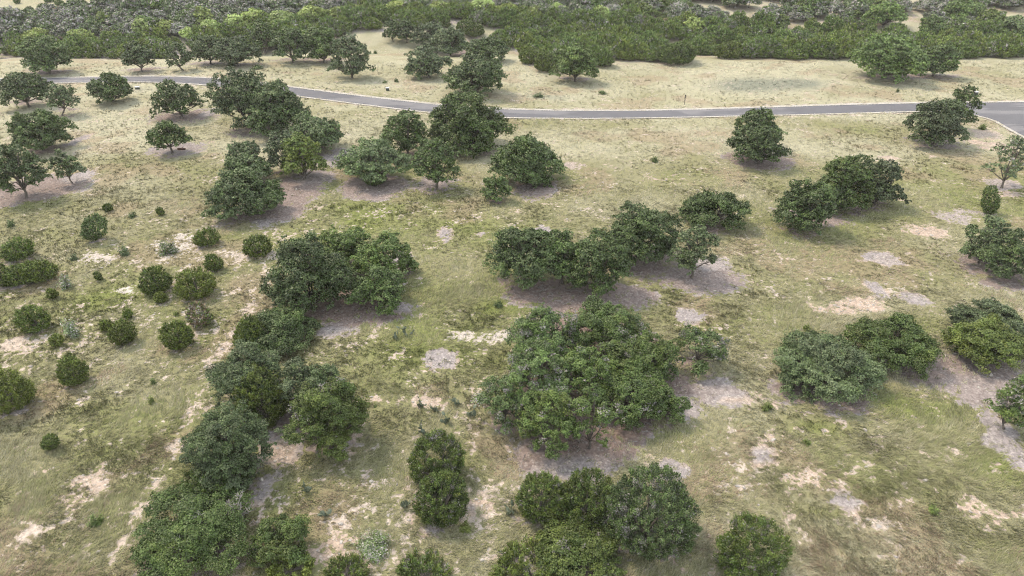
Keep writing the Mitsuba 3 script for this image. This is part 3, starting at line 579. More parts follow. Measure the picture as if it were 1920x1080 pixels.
scene['mat_leaf'] = twos(mikit.proc(leaf_colour), 0.55, 0.45)
scene['mat_grass'] = twos(mikit.proc(grass_colour), 0.7, 0.25)
scene['mat_ground'] = {'type': 'twosided', 'b': {'type': 'diffuse', 'reflectance': mikit.proc(ground_colour)}}
scene['mat_bark'] = {'type': 'twosided', 'b': {'type': 'diffuse', 'reflectance': mikit.proc(bark_colour)}}
scene['mat_dead'] = {'type': 'twosided', 'b': {'type': 'diffuse', 'reflectance': mikit.proc(dead_colour)}}
scene['mat_pear'] = twos(mikit.proc(pear_colour), 0.5, 0.4)
scene['mat_asphalt'] = twos(mikit.proc(asphalt_colour), 0.75, 0.3)
scene['mat_ribbon'] = {'type': 'twosided', 'b': {'type': 'diffuse', 'reflectance': mikit.proc(ribbon_colour)}}
scene['mat_stone'] = {'type': 'twosided', 'b': {'type': 'diffuse', 'reflectance': mikit.proc(stone_colour)}}
scene['mat_black'] = {'type': 'principled', 'base_color': {'type': 'rgb', 'value': [0.03, 0.03, 0.035]}, 'roughness': 0.5}
scene['mat_box'] = {'type': 'principled', 'base_color': {'type': 'rgb', 'value': [0.05, 0.06, 0.055]}, 'roughness': 0.5}
scene['mat_lid'] = {'type': 'principled', 'base_color': {'type': 'rgb', 'value': [0.55, 0.56, 0.58]}, 'roughness': 0.5}
scene['mat_log'] = {'type': 'diffuse', 'reflectance': {'type': 'rgb', 'value': [0.13, 0.075, 0.06]}}

# ------------------------------------------------------------------ bare-ground raster (0.5 m cells, read by the ground's uv and by the grass)
X0, X1, Y0, Y1, CELL = -300.0, 300.0, 14.0, 400.0, 0.5
NX, NY = int((X1 - X0) / CELL) + 1, int((Y1 - Y0) / CELL) + 1
gx, gy = np.meshgrid(X0 + np.arange(NX) * CELL, Y0 + np.arange(NY) * CELL)


def coarse(fn, step):
    """fn evaluated on a coarser raster and interpolated."""
    cx, cy = np.meshgrid(np.arange(X0, X1 + step, step), np.arange(Y0, Y1 + step, step))
    return map_coordinates(fn(cx, cy), [(gy - Y0) / step, (gx - X0) / step], order=1, mode='nearest')


base = coarse(lambda x, y: 0.10 + 0.34 * (fb(x / 12, y / 12, 21.0) - 0.35), 2.0)
thin = coarse(lambda x, y: np.exp(-((x + 36) / 20) ** 2 - ((y - 74) / 22) ** 2) * 0.20 + np.exp(-((x + 8) / 20) ** 2 - ((y - 38) / 8) ** 2) * 0.22 + np.exp(-((x - 22) / 12) ** 2 - ((y - 40) / 7) ** 2) * 0.13, 2.0)
U = base + thin
K = 0.80 + 0.2 * (coarse(lambda x, y: fb(x / 9, y / 9, 33.0), 2.0) - 0.5)
warpx, warpy = coarse(lambda x, y: fb(x / 3, y / 3, 41.0) - 0.5, 0.75), coarse(lambda x, y: fb(x / 3, y / 3, 47.0) - 0.5, 0.75)


def stamp(cx, cy, rx, ry, kind, strength):
    m = 1.6
    strength *= 0.84 if kind > 0.5 else 1.0
    i0, i1 = int((cx - rx * m - X0) / CELL), int((cx + rx * m - X0) / CELL) + 2
    j0, j1 = int((cy - ry * m - Y0) / CELL), int((cy + ry * m - Y0) / CELL) + 2
    i0, j0, i1, j1 = max(i0, 0), max(j0, 0), min(i1, NX), min(j1, NY)
    if i1 <= i0 or j1 <= j0:
        return
    s = np.s_[j0:j1, i0:i1]
    w = min(rx, ry, 3.0) * 0.7
    e = np.sqrt(((gx[s] + w * warpx[s] - cx) / rx) ** 2 + ((gy[s] + w * warpy[s] - cy) / ry) ** 2)
    a = sstep(1.6, 0.4, e)
    U[s] = np.maximum(U[s], strength * a)
    K[s] = K[s] + (kind - K[s]) * sstep(0.1, 0.55, a)


for r in TREES:
    if r[0] in ('oak', 'far') and r[2] < 150:
        stamp(r[1], r[2] - 0.3, r[3] * 0.8, r[3] * 0.75, 0.06, 0.62)
    elif r[0] == 'jun' and r[3] > 0.8:
        stamp(r[1], r[2], r[3] * 0.9, r[3] * 0.9, 0.3, 0.6)
for q in PATCHES:
    stamp(*q)
for cx, cy in TRACK:
    stamp(cx, cy, 0.65, 0.65, 0.78, 0.72)
thicket_poly, field_poly = sg.Polygon(THICKET).buffer(0), sg.Polygon(FIELD).buffer(0)


def inside(poly, x, y):
    return shapely.contains_xy(poly, x, y)


hill_y = np.interp(np.linspace(-400, 400, 81), *zip(*sorted([(p[0], p[1]) for p in THICKET[16:]])))
behind = gy > np.interp(gx[0], np.linspace(-400, 400, 81), hill_y)[None, :]
woods_ground = (inside(thicket_poly, gx, gy) | behind) & ~inside(field_poly, gx, gy)
for cx, cy, rx, ry in CLEARINGS:
    woods_ground &= ((gx - cx) / rx) ** 2 + ((gy - cy) / ry) ** 2 > 1
U = np.where(woods_ground, 0.60 - 0.16 * sstep(-10, 40, gx + 20 * warpx), U)
K = np.where(woods_ground, 0.28 + 0.27 * sstep(-10, 40, gx), K)


def raster(a, x, y):
    return map_coordinates(a, [(np.asarray(y) - Y0) / CELL, (np.asarray(x) - X0) / CELL], order=1, mode='nearest')


# ------------------------------------------------------------------ ground: one sheet, finer where it is near
def axis(stops):
    out = [np.arange(a, b, st) for a, b, st in stops]
    return np.concatenate(out + [[stops[-1][1]]])


ax = axis([(-1500, -300, 60), (-300, -150, 3.0), (-150, -75, 1.2), (-75, 75, 1.0), (75, 150, 1.5), (150, 300, 4.0), (300, 1500, 60)])
ay = axis([(-900, 0, 45), (0, 20, 2), (20, 125, 1.0), (125, 170, 1.5), (170, 400, 3.0), (400, 1500, 50)])
mx, my = np.meshgrid(ax, ay)
mz = terrain(mx, my)
nj, ni = mx.shape
ids = np.arange(nj * ni).reshape(nj, ni)
quads = np.stack([ids[:-1, :-1], ids[:-1, 1:], ids[1:, 1:], ids[1:, :-1]], -1).reshape(-1, 4)


def line_of(pts):
    p = np.asarray(pts, float)
    d = np.concatenate([[0], np.cumsum(np.linalg.norm(np.diff(p, axis=0), axis=1))])
    from scipy.interpolate import PchipInterpolator, CubicSpline
    s = np.linspace(0, d[-1], int(d[-1] / 1.5))
    q = np.stack([CubicSpline(d, p[:, k])(s) for k in (0, 1)], 1)
    from scipy.ndimage import gaussian_filter1d
    return gaussian_filter1d(q, 4, axis=0, mode='nearest')


main_line, side_line = line_of(ROAD), line_of(SIDE_ROAD)
HALF, RIB_FAR, RIB_NEAR = 2.95, 1.15, 0.75
main_s, side_s = sg.LineString(main_line), sg.LineString(side_line)
asphalt = main_s.buffer(HALF, cap_style='flat').union(side_s.buffer(5.2, cap_style='flat'))
asphalt = asphalt.buffer(9).buffer(-9)
asphalt = sg.Polygon(asphalt.exterior)
outer = asphalt.buffer(RIB_NEAR).buffer(6).buffer(-6).union(main_s.buffer(HALF + RIB_FAR, cap_style='flat', single_sided=False).intersection(main_s.buffer(12, single_sided=True)))
outer = sg.Polygon(outer.exterior)
ribbon = outer.difference(asphalt)
ribbon = shapely.unary_union([g for g in getattr(ribbon, 'geoms', [ribbon]) if g.area > 25])
mesh_xy = np.stack([mx, my], -1)
road_near = shapely.distance(shapely.points(mx.ravel(), my.ravel()), outer).reshape(mx.shape) if False else None
cut = shapely.contains_xy(outer.buffer(0.5), mx.ravel(), my.ravel()).reshape(mx.shape)
mz = mz - 0.09 * cut
gu, gv = raster(U, mx.ravel(), my.ravel()), raster(K, mx.ravel(), my.ravel())
verge = shapely.contains_xy(outer.buffer(0.9), mx.ravel(), my.ravel())
gu = np.where(verge, np.maximum(gu, 0.5), gu)
gverts = np.stack([mx.ravel(), my.ravel(), mz.ravel()], 1)
scene['ground'] = mikit.ply((gverts, quads), 'mat_ground', smooth=True, uv=np.stack([gu, gv], 1))
tag('ground', 'dry grassland with bare caliche and leaf-litter patches rising to a far wooded hill', kind='structure')


def drape(poly, lift, skirt=0.0):
    parts = []
    x0, y0, x1, y1 = poly.bounds
    for a in np.arange(math.floor(x0 / 3) * 3, x1, 3.0):
        strip = poly.intersection(sg.box(a, y0 - 1, a + 3.0, y1 + 1))
        if strip.is_empty:
            continue
        lo, hi = strip.bounds[1], strip.bounds[3]
        tiles = [strip.intersection(sg.box(a - 1, b, a + 4.0, b + 3.0)) for b in np.arange(math.floor(lo / 3) * 3, hi, 3.0)]
        for g in [g for piece in tiles for g in getattr(piece, 'geoms', [piece])]:
            if g.geom_type == 'Polygon' and g.area > 1e-4:
                g = shapely.segmentize(g, 3.0)
                v, f = trimesh.creation.triangulate_polygon(g, engine='earcut')
                parts.append((np.column_stack([v, terrain(v[:, 0], v[:, 1]) + lift]), f))
    v, f = join(parts)
    flip = np.cross(v[f[:, 1]] - v[f[:, 0]], v[f[:, 2]] - v[f[:, 0]])[:, 2] < 0
    f[flip] = f[flip][:, ::-1]
    return v, f


dense = shapely.points(main_line)
av, af = drape(asphalt, 0.03)
# uv: across position relative to the centre line (-1 near edge .. 1 far edge)
pts = shapely.points(av[:, :2])
proj_s = shapely.line_locate_point(main_s, pts)
near_pt = shapely.get_coordinates(shapely.line_interpolate_point(main_s, proj_s))
across = (av[:, 1] - near_pt[:, 1]) / HALF
scene['road'] = mikit.ply((av, af), 'mat_asphalt', uv=np.column_stack([proj_s / 100, np.clip(across, -1.5, 1.5)]))
tag('road', 'grey two-lane asphalt road curving across the far grassland to a junction', kind='structure')
rv, rf = drape(ribbon, 0.04)
scene['kerb_strip'] = mikit.ply((rv, rf), 'mat_ribbon')
tag('kerb_strip', 'pale concrete ribbon kerb along both edges of the road', kind='structure')


# ------------------------------------------------------------------ foliage builders
def leaf_tris(pos, nrm, size, rng):
    n = len(pos)
    r = unit(rng.normal(size=(n, 3)))
    t1 = unit(np.cross(nrm, r))
    t2 = np.cross(nrm, t1)
    s = size * rng.uniform(0.7, 1.35, (n, 1))
    v = np.stack([pos - s * 0.5 * t1 - s * 0.28 * t2, pos + s * 0.5 * t1 - s * 0.28 * t2, pos + s * 0.62 * t2], 1)
    return v.reshape(-1, 3), np.arange(3 * n).reshape(-1, 3)


def ball(rng, n, zmin=-1.0):
    z = rng.uniform(zmin, 1, n)
    a = rng.uniform(0, 2 * np.pi, n)
    q = np.sqrt(1 - z * z)
    return np.stack([q * np.cos(a), q * np.sin(a), z], 1)


def oak(rng, R, hz, zb, leaf, hue=0.3, tone=1.0, dens=1.0, grey=0.0, lean=0.0, cover=1.0, hl_share=0.4, limbs=True):
    """Foliage and wood of one oak; origin at the ground under the crown's centre."""
    hl = hl_share * hz
    ze = zb + hl
    n_lobe = int(np.clip(6 + R * 1.6, 7, 17))
    i = np.arange(n_lobe)
    az = i * 2.39996 + rng.uniform(0, 6.28) + rng.normal(0, 0.25, n_lobe)
    sz = np.clip(1.0 - (i + 0.35) / n_lobe * 1.4 + rng.normal(0, 0.09, n_lobe), -0.45, 0.97)
    rl = R * rng.uniform(0.25, 0.45, n_lobe) * (0.9 if dens < 0.75 else 1.0)
    rz = rl * np.clip((hz + hl) / (2 * R), 0.45, 1.0) * 1.12
    q = np.sqrt(1 - np.minimum(sz, 1) ** 2)
    wob = rng.uniform(0.74, 1.16, n_lobe)
    C = np.stack([np.cos(az) * q * (R - rl * 0.9) * wob, np.sin(az) * q * (R - rl * 0.9) * wob, ze + np.where(sz > 0, sz * np.maximum(hz - rz * 0.85, 0.1), sz * hl)], 1)
    C[:, 2] = np.maximum(C[:, 2], zb + rz * 0.55)
    rt0 = np.clip(R * 0.085, 0.26, 0.6)
    pos, nrm, tint, huev, tuft_all = [], [], [], [], []
    seeds = rng.uniform(0, 500, (6, 3))
    for k in range(n_lobe):
        m = int(1.5 * dens * 4 * np.pi * rl[k] ** 2 * 0.7 / (np.pi * rt0 ** 2)) + 3
        d = ball(rng, m, -0.45)
        c = C[k] + d * [rl[k], rl[k], rz[k]] * np.where(rng.random((m, 1)) < 0.09, rng.uniform(1.12, 1.38, (m, 1)), rng.uniform(0.72, 1.12, (m, 1)))
        keep = np.ones(m, bool)
        for o in range(n_lobe):
            if o != k:
                keep &= (((c - C[o]) / [rl[o], rl[o], rz[o]]) ** 2).sum(1) > 0.70
        keep &= c[:, 2] > max(0.15, zb - 0.25 * rz[k])
        c, d = c[keep], d[keep]
        m = len(c)
        c = c + (np.stack([meshkit.noise(c / (0.42 * R) + sd) for sd in seeds[:3]], 1) - 0.5) * [0.42 * R, 0.42 * R, 0.26 * R]
        c[:, 2] = np.maximum(c[:, 2], 0.12)
        if not m:
            continue
        rt = rt0 * np.exp(rng.normal(-0.05, 0.38, m)).clip(0.4, 1.9)
        lobe_tone = rng.uniform(0.85, 1.15)
        lobe_hue = rng.normal(0, 0.10)
        kk = np.maximum(4, (cover * 1.6 * np.pi * rt ** 2 / (0.45 * leaf ** 2))).astype(int)
        who = np.repeat(np.arange(m), kk)
        n = len(who)
        e = ball(rng, n, -0.3)
        rad = rt[who] * rng.uniform(0.2, 1.15, n) ** 0.6
        pos.append(c[who] + e * rad[:, None] * np.column_stack([rng.uniform(0.7, 1.35, (m, 2)), rng.uniform(0.5, 0.95, m)])[who])
        nrm.append(unit(0.55 * e + 0.35 * d[who] + [0, 0, 0.45] + rng.normal(0, 0.62, (n, 3))))
        tt = lobe_tone * rng.uniform(0.78, 1.24, m)[who] * rng.uniform(0.72, 1.3, n)
        hh = np.clip(hue + lobe_hue + rng.normal(0, 0.16, m)[who] + rng.normal(0, 0.08, n), 0, 2.9)
        g = (rng.random(m) < grey)[who] & (rng.random(n) < 0.6)
        huev.append(np.where(g, 5.0, hh))
        tint.append(tt)
        tuft_all.append(c)
    pos, nrm = np.vstack(pos), np.vstack(nrm)
    q = pos / (1.5 * rt0)
    pos = pos + (np.stack([meshkit.noise(q + sd) for sd in seeds[3:]], 1) - 0.5) * 1.5 * rt0
    pos[:, 2] = np.maximum(pos[:, 2], 0.05)
    tint, huev = np.concatenate(tint) * tone, np.concatenate(huev)
    v, f = leaf_tris(pos, nrm, leaf, rng)
    uv = np.repeat(np.stack([np.clip(tint / 2, 0.02, 1.5), huev / 5], 1), 3, axis=0)
    # wood: stem, a limb to every lobe, twigs to some tufts
    wood = []
    tr = np.clip(0.055 * R, 0.10, 0.42)
    base = np.array([-lean * zb * 1.2, 0.25 * rng.normal(), -0.15])
    fork = np.array([0.25 * lean, 0.0, zb * 0.75 + 0.35])
    mid = (base + fork) / 2 + rng.normal(0, 0.08, 3)
    wood.append(tube([base, base + [0, 0, 0.3], mid, fork], [tr * 1.5, tr * 1.1, tr * 0.95, tr * 0.85], 7))
    for k in range(n_lobe if limbs else 0):
        e = C[k] - [0, 0, 0.25 * rz[k]]
        a = fork + (e - fork) * 0.35 + [0, 0, 0.12 * np.linalg.norm(e - fork) * rng.uniform(-0.3, 1)] + rng.normal(0, 0.12, 3)
        b = fork + (e - fork) * 0.7 + rng.normal(0, 0.16, 3)
        wood.append(tube([fork - [0, 0, 0.1], a, b, e], [tr * 0.62, tr * 0.45, tr * 0.3, tr * 0.16], 5))
        tuf = np.vstack(tuft_all)
        near = tuf[np.argsort(((tuf - C[k]) ** 2).sum(1))[:9]]
        for w in near[::2]:
            wood.append(tube([b, (b + w) / 2 + rng.normal(0, 0.1, 3), w], [tr * 0.2, tr * 0.12, 0.015], 4))
    tuf = np.vstack(tuft_all)
    for w in tuf[rng.permutation(len(tuf))[:int(3 + R)]] if limbs and R > 2.2 and zb > 0 and R != 3.2 else []:
        o = unit(w - [0, 0, ze * 0.8]) * R * rng.uniform(0.08, 0.2) + rng.normal(0, 0.12, 3)
        wood.append(tube([w - o, w + rng.normal(0, 0.05, 3), w + o], [0.045, 0.03, 0.012], 4))
        wood.append(tube([w, w + o * 0.6 + rng.normal(0, 0.25, 3)], [0.028, 0.01], 3))
    return (v, f, uv), join(wood)


def juniper(rng, R, hz, zb, leaf, hue=0.8, tone=0.75, dens=1.0, grey=0.0, cover=1.0, hl_share=0.6, ragged=1.0):
    hl = hl_share * hz
    ze = zb + hl
    area = 2 * np.pi * R * (R + hz + hl) * 0.55
    rt = np.clip(R * 0.15, 0.10, 0.32)
    m = int(1.9 * dens * area / (np.pi * rt ** 2)) + 8
    d = ball(rng, m, -0.97)
    seed = rng.uniform(0, 99, 3)
    lump = meshkit.fbm(d * 2.1 + seed, 2) - 0.5
    rad = 0.95 + (0.36 + 0.15 * min(1.0, max(0.0, R - 1.8))) * ragged * lump + rng.uniform(-0.07, 0.05, m) * ragged
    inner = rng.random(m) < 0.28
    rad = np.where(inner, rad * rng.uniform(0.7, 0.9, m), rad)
    c = d * rad[:, None] * np.where(d[:, 2:] > 0, [R, R, hz], [R, R, hl]) + [0, 0, ze]
    c[:, :2] += rng.normal(0, 0.14, 2) * c[:, 2:]
    axis_ = unit(d * [0.7, 0.7, 0.35] + [0, 0, 0.75] + rng.normal(0, 0.16, (m, 3)))
    kk = np.maximum(5, (cover * 2.6 * np.pi * rt ** 2 / (0.36 * leaf ** 2) * rng.uniform(0.7, 1.3, m))).astype(int)
    who = np.repeat(np.arange(m), kk)
    n = len(who)
    s = rng.uniform(-0.55, 1.15, n)
    spread = (1.05 - 0.55 * np.clip(s, 0, 1))[:, None]
    pos = c[who] + axis_[who] * (s * rt)[:, None] + rng.normal(0, 0.42, (n, 3)) * rt * spread
    pos[:, 2] = np.maximum(pos[:, 2], 0.04)
    a = unit(axis_[who] + rng.normal(0, 0.5, (n, 3)))
    out = unit(d[who] + [0, 0, 0.45] + rng.normal(0, 0.45, (n, 3)))
    b = unit(np.cross(a, out))
    L = leaf * rng.uniform(0.8, 1.5, (n, 1))
    v = np.stack([pos - b * leaf * 0.3, pos + b * leaf * 0.3, pos + a * L], 1).reshape(-1, 3)
    f = np.arange(3 * n).reshape(-1, 3)
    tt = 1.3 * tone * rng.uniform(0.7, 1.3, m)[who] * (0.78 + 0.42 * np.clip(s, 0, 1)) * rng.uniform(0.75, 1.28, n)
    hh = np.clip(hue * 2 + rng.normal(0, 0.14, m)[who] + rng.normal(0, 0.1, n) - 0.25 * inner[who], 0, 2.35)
    if hue >= 1.4:
        hh = np.where(rng.random(m)[who] < 0.55, 4.0, 1.4)
    hh = np.where((rng.random(m) < grey * 1.6)[who] & (s < 0.5) | (rng.random(n) < grey * 0.25), 5.0, hh)
    uv = np.repeat(np.stack([np.clip(tt / 2, 0.02, 1.5), hh / 5], 1), 3, axis=0)
    wood = [tube([[0, 0, -0.1], [0.03 * R, 0, ze * 0.5], [0, 0.02 * R, ze + hz * 0.5]], [0.07 * R + 0.02, 0.05 * R + 0.015, 0.012], 5)]
    for k in range(6):
        e = c[rng.integers(m)] * [0.8, 0.8, 0.9]
        wood.append(tube([[0, 0, 0.05], e * 0.5 + [0, 0, 0.1], e], [0.045 * R + 0.01, 0.03 * R + 0.008, 0.008], 4))
    return (v, f, uv), join(wood)


def shrub(rng, R, hz, zb, leaf, hue, tone, dens, grey):
    n_st = int(9 + 16 * dens)
    d = ball(rng, n_st, 0.05)
    ends = d * [R, R, hz * 1.5] * rng.uniform(0.7, 1.05, (n_st, 1))
    kk = max(8, int(dens * 2.2 * np.pi * R * (R + hz) / (0.4 * leaf ** 2) / n_st))
    who = np.repeat(np.arange(n_st), kk)
    n = len(who)
    s = rng.uniform(0.3, 1.05, (n, 1))
    pos = ends[who] * s + rng.normal(0, 0.16, (n, 3)) * [R, R, hz]
    pos[:, 2] = np.maximum(pos[:, 2], 0.03)
    v, f = leaf_tris(pos, unit(d[who] + [0, 0, 0.6] + rng.normal(0, 0.6, (n, 3))), leaf, rng)
    tt = tone * rng.uniform(0.75, 1.25, n_st)[who] * rng.uniform(0.75, 1.25, n)
    hh = np.clip(hue * 2 + rng.normal(0, 0.12, n), 0, 2.6)
    hh = np.where(rng.random(n) < grey, 5.0, hh)
    uv = np.repeat(np.stack([np.clip(tt / 2, 0.02, 1.5), hh / 5], 1), 3, axis=0)
    wood = [tube([[0, 0, -0.05], e * 0.5 + [0, 0, 0.05 * R], e], [0.03 * R, 0.02 * R, 0.006], 3) for e in ends[::2]]
    return (v, f, uv), join(wood)


def prickly_pear(rng, R, hz):
    """A heap of flat oval pads growing out of one another."""
    t, p, fr = np.linspace(0, 2 * np.pi, 9)[:-1], [], []
    pads = []
    for _ in range(int(10 + 9 * R)):
        if pads and rng.random() < 0.6:
            c0, up0, s0 = pads[rng.integers(len(pads))]
            base = c0 + up0 * s0 * 0.85
        else:
            base = np.append(rng.normal(0, 0.10 * R, 2), 0.0)
        s = rng.uniform(0.16, 0.27)
        up = unit(np.append(rng.normal(0, 0.7, 2), 0.9))
        c = base + up * s
        if c[2] > 2.2 * hz + 0.3:
            continue
        pads.append((c, up, s))
        side = unit(np.cross(up, rng.normal(size=3)))
        out = np.cross(up, side)
        ring = c + np.outer(np.cos(t), side) * s * 0.72 + np.outer(np.sin(t), up) * s
        v = np.vstack([ring, c + out * 0.05, c - out * 0.05])
        i = np.arange(8)
        f = np.vstack([np.stack([i, (i + 1) % 8, i * 0 + 8], 1), np.stack([(i + 1) % 8, i, i * 0 + 9], 1)])
        p.append((v, f))
    return join(p)


def dead_tree(rng, R, H):
    parts, tips = [], []
    trunk = np.array([[0, 0, -0.1], [0.1, 0.05, H * 0.3], [0.0, 0.1, H * 0.55]])
    parts.append(tube(trunk, [0.16, 0.13, 0.10], 6))
    for k in range(11):
        d = ball(rng, 1, 0.1)[0] * [R, R, H * 0.55]
        o = trunk[1] + (trunk[2] - trunk[1]) * rng.random()
        e = o + d * rng.uniform(0.7, 1.1)
        m = (o + e) / 2 + rng.normal(0, 0.18, 3)
        parts.append(tube([o, m, e], [0.075, 0.05, 0.02], 4))
        for j in range(5):
            q = m + (e - m) * rng.random()
            w = q + ball(rng, 1, -0.2)[0] * R * 0.42
            parts.append(tube([q, (q + w) / 2 + rng.normal(0, 0.08, 3), w], [0.035, 0.025, 0.010], 3))
            for _ in range(2):
                z = (q + w) / 2
                parts.append(tube([z, z + ball(rng, 1, -0.1)[0] * R * 0.28], [0.022, 0.008], 3))
    return join(parts)


# ------------------------------------------------------------------ the single trees and shrubs
NAMES = {'oak': ('oak_tree', 'tree'), 'far': ('creek_tree', 'tree'), 'jun': ('juniper', 'juniper'), 'shrub': ('shrub', 'shrub'), 'pear': ('prickly_pear', 'cactus'), 'dead': ('dead_tree', 'dead tree')}
triangles = 0
for idx, (kind, x, y, R, hz, zb, hue, tone, dens, grey, lean, label) in enumerate(TREES):
    rng = np.random.default_rng(1000 + idx)
    dist = math.hypot(y, CAM_H)
    z = float(terrain(np.float64(x), np.float64(y)))
    key = numbered(NAMES[kind][0])
    where = T().translate([x, y, z])
    tone, hue = tone * (1.0 + rng.uniform(-0.09, 0.12)), hue + (rng.uniform(-0.07, 0.07) if 0.1 < hue < 1 else 0.0)
    leaf = float(np.clip((0.0019 if dist < 75 else 0.0023) * dist, 0.112, 0.44))
    if kind in ('oak', 'far'):
        leaf = leaf if kind == 'oak' else 0.58
        tone = tone if kind == 'oak' else 1.3 * tone
        crown, wood = oak(rng, R, hz, zb, leaf, hue * 2, tone, dens, grey, lean)
    elif kind == 'jun':
        crown, wood = juniper(rng, R, hz, zb, min(leaf * 1.15, 0.17 + 0.06 * R), hue, tone, dens, grey, 0.55, ragged=0.55 if 'round' in label or 'ball' in label or 'neat' in label or 'plump' in label else 1.0)
    elif kind == 'shrub':
        crown, wood = shrub(rng, R, hz, zb, min(leaf * 0.8, 0.10 + 0.08 * R), hue, tone, dens, grey)
    else:
        m = prickly_pear(rng, R, hz) if kind == 'pear' else dead_tree(rng, R, 5.6 if y > 50 else 3.2)
        scene[key] = mikit.ply(m, 'mat_pear' if kind == 'pear' else 'mat_dead', to_world=where)
        tag(key, label, NAMES[kind][1])
        continue
    triangles += len(crown[1])
    scene[key + '__crown'] = mikit.ply(crown[:2], 'mat_leaf', uv=crown[2], to_world=where)
    scene[key + '__trunk'] = mikit.ply(wood, 'mat_bark', smooth=True, to_world=where)
    tag(key, label, NAMES[kind][1])
    if kind == 'oak' and 'bare grey branches' in label:
        scene[key + '__dead_branch'] = mikit.ply(dead_tree(rng, R * 0.5, zb + hz * 1.3), 'mat_dead', to_world=T().translate([x + 0.4, y - 0.8, z + 0.4]))
print('single plants', triangles)

# ------------------------------------------------------------------ cedar thicket and wooded hillside: each tree a copy of one of a few
rng = np.random.default_rng(7)
variants = {'thicket': [], 'woods': []}
for k in range(6):
    c, w = juniper(rng, 2.3, 2.0 + 0.5 * rng.random(), 0.15, 0.40, [0.62, 0.7, 0.76, 0.6, 0.85, 0.5][k], [0.98, 1.0, 1.1, 0.9, 1.08, 1.0][k], 0.9, [0.03, 0.08, 0.03, 0.15, 0.03, 0.45][k], 0.85, 0.6, 1.4)
    g = 'kind_of_cedar_%d' % k
    scene[g] = {'type': 'shapegroup', 'crown': mikit.ply(c[:2], 'mat_leaf', uv=c[2]), 'trunk': mikit.ply(w, 'mat_bark')}
    variants['thicket'].append(g)
for k in range(8):
    hue, tone, grey = [(0.0, 1.15, 0.5), (0.1, 1.1, 0.3), (0.25, 1.05, 0.15), (0.0, 1.25, 0.8), (0.5, 1.1, 0.1), (0.05, 1.1, 1.1), (0.2, 1.15, 0.5), (0.7, 1.05, 0.05)][k]
    c, w = oak(rng, 3.2, 2.6, 0.8, 0.46, hue * 2, tone, 0.9, grey, 0.0, 0.8, limbs=k in (0, 3, 5))
    g = 'kind_of_wood_%d' % k
    scene[g] = {'type': 'shapegroup', 'crown': mikit.ply(c[:2], 'mat_leaf', uv=c[2]), 'trunk': mikit.ply(w, 'mat_dead' if k in (3, 5) else 'mat_bark')}
    variants['woods'].append(g)

single = np.array([[r[1], r[2], r[3]] for r in TREES if r[0] in ('oak', 'far', 'jun') and r[2] > 100])


def spots(poly_test, step, box, gap):
    x0, y0, x1, y1 = box
    px, py = np.meshgrid(np.arange(x0, x1, step), np.arange(y0, y1, step * 0.87))
    px = px + (np.arange(px.shape[0]) % 2)[:, None] * step / 2
    px, py = px + rng.uniform(-0.36, 0.36, px.shape) * step, py + rng.uniform(-0.36, 0.36, py.shape) * step
    px, py = px.ravel(), py.ravel()
    k = poly_test(px, py)
    for cx, cy, rx, ry in CLEARINGS:
        k &= ((px - cx) / rx) ** 2 + ((py - cy) / ry) ** 2 > 1.0
    px, py = px[k], py[k]
    k = np.ones(len(px), bool)
    for sx, sy, sr in single:
        k &= np.hypot(px - sx, py - sy) > sr * 0.75 + gap
    k &= np.abs(px) < 0.78 * py + 12
    return px[k], py[k]


def plant(px, py, groups, weights, name, mass, label, group, mass_label, size, looks, keep=300):
    order = np.argsort(np.hypot(py, px * 0.3))
    for n, i in enumerate(order):
        s = size * float(np.exp(rng.normal(-0.03, 0.27)).clip(0.45, 1.55))
        z = float(terrain(np.float64(px[i]), np.float64(py[i])))
        which = rng.choice(len(groups), p=weights(px[i], py[i]))
        g = groups[which]
        key = numbered(name) if n < keep else '%s__%03d' % (mass, n)
        scene[key] = {'type': 'instance', 'g': {'type': 'ref', 'id': g}, 'to_world': T().translate([float(px[i]), float(py[i]), z]).rotate([0, 0, 1], float(rng.uniform(0, 360))).scale([s, s * rng.uniform(0.85, 1.15), s * rng.uniform(0.8, 1.15)])}
        if n < keep:
            look = looks[which]
            tag(key, label.replace('LOOK', look), 'tree', group.replace('LOOK', look))
    if len(order) > keep:
        tag(mass, mass_label, kind='stuff')


px, py = spots(lambda a, b: inside(thicket_poly, a, b) & (fb(a / 9, b / 6, 61.0) < 0.61), 3.4, (-260, 120, 260, 300), 1.2)
cn = lambda a, b: (lambda w: w / w.sum())(np.maximum(0.05, np.array([1, 1, 1, 0.8, 0.8, 0.35 if a > 20 else 0.2]) + 0.8 * (float(nz(a / 14, b / 10, 5.0)) - 0.5)))
plant(px, py, variants['thicket'], cn, 'cedar_tree', 'cedar_thicket', 'LOOK cedar in the dense thicket beyond the far meadow', 'LOOK cedars of the thicket', 'dense olive cedar thicket beyond the meadow', 1.0,
      ['dark olive green', 'olive green', 'light olive green', 'dark twiggy olive', 'yellowish olive', 'grey twiggy half-bare'])
print('thicket', len(px))


def woods_test(a, b):
    return (b > np.interp(a, np.linspace(-400, 400, 81), hill_y) + 2) & ~inside(field_poly, a, b) & ~inside(thicket_poly, a, b) & (fb(a / 14, b / 9, 71.0) < 0.72 - 0.16 * sstep(5, 45, a))


px, py = spots(woods_test, 4.9, (-330, 170, 330, 370), 1.0)


def wn(a, b):
    right = 1 / (1 + math.exp(-(a - 25) / 12))
    g = 0.25 + 1.5 * float(nz(a / 22, b / 16, 9.0))
    w = np.array([1.4, 1.0, 0.8, 1.3 * g, 0.3 + 0.9 * right, 1.0 * g * (1 - 0.3 * right), 1.0, 0.15 + 1.6 * right])
    return w / w.sum()


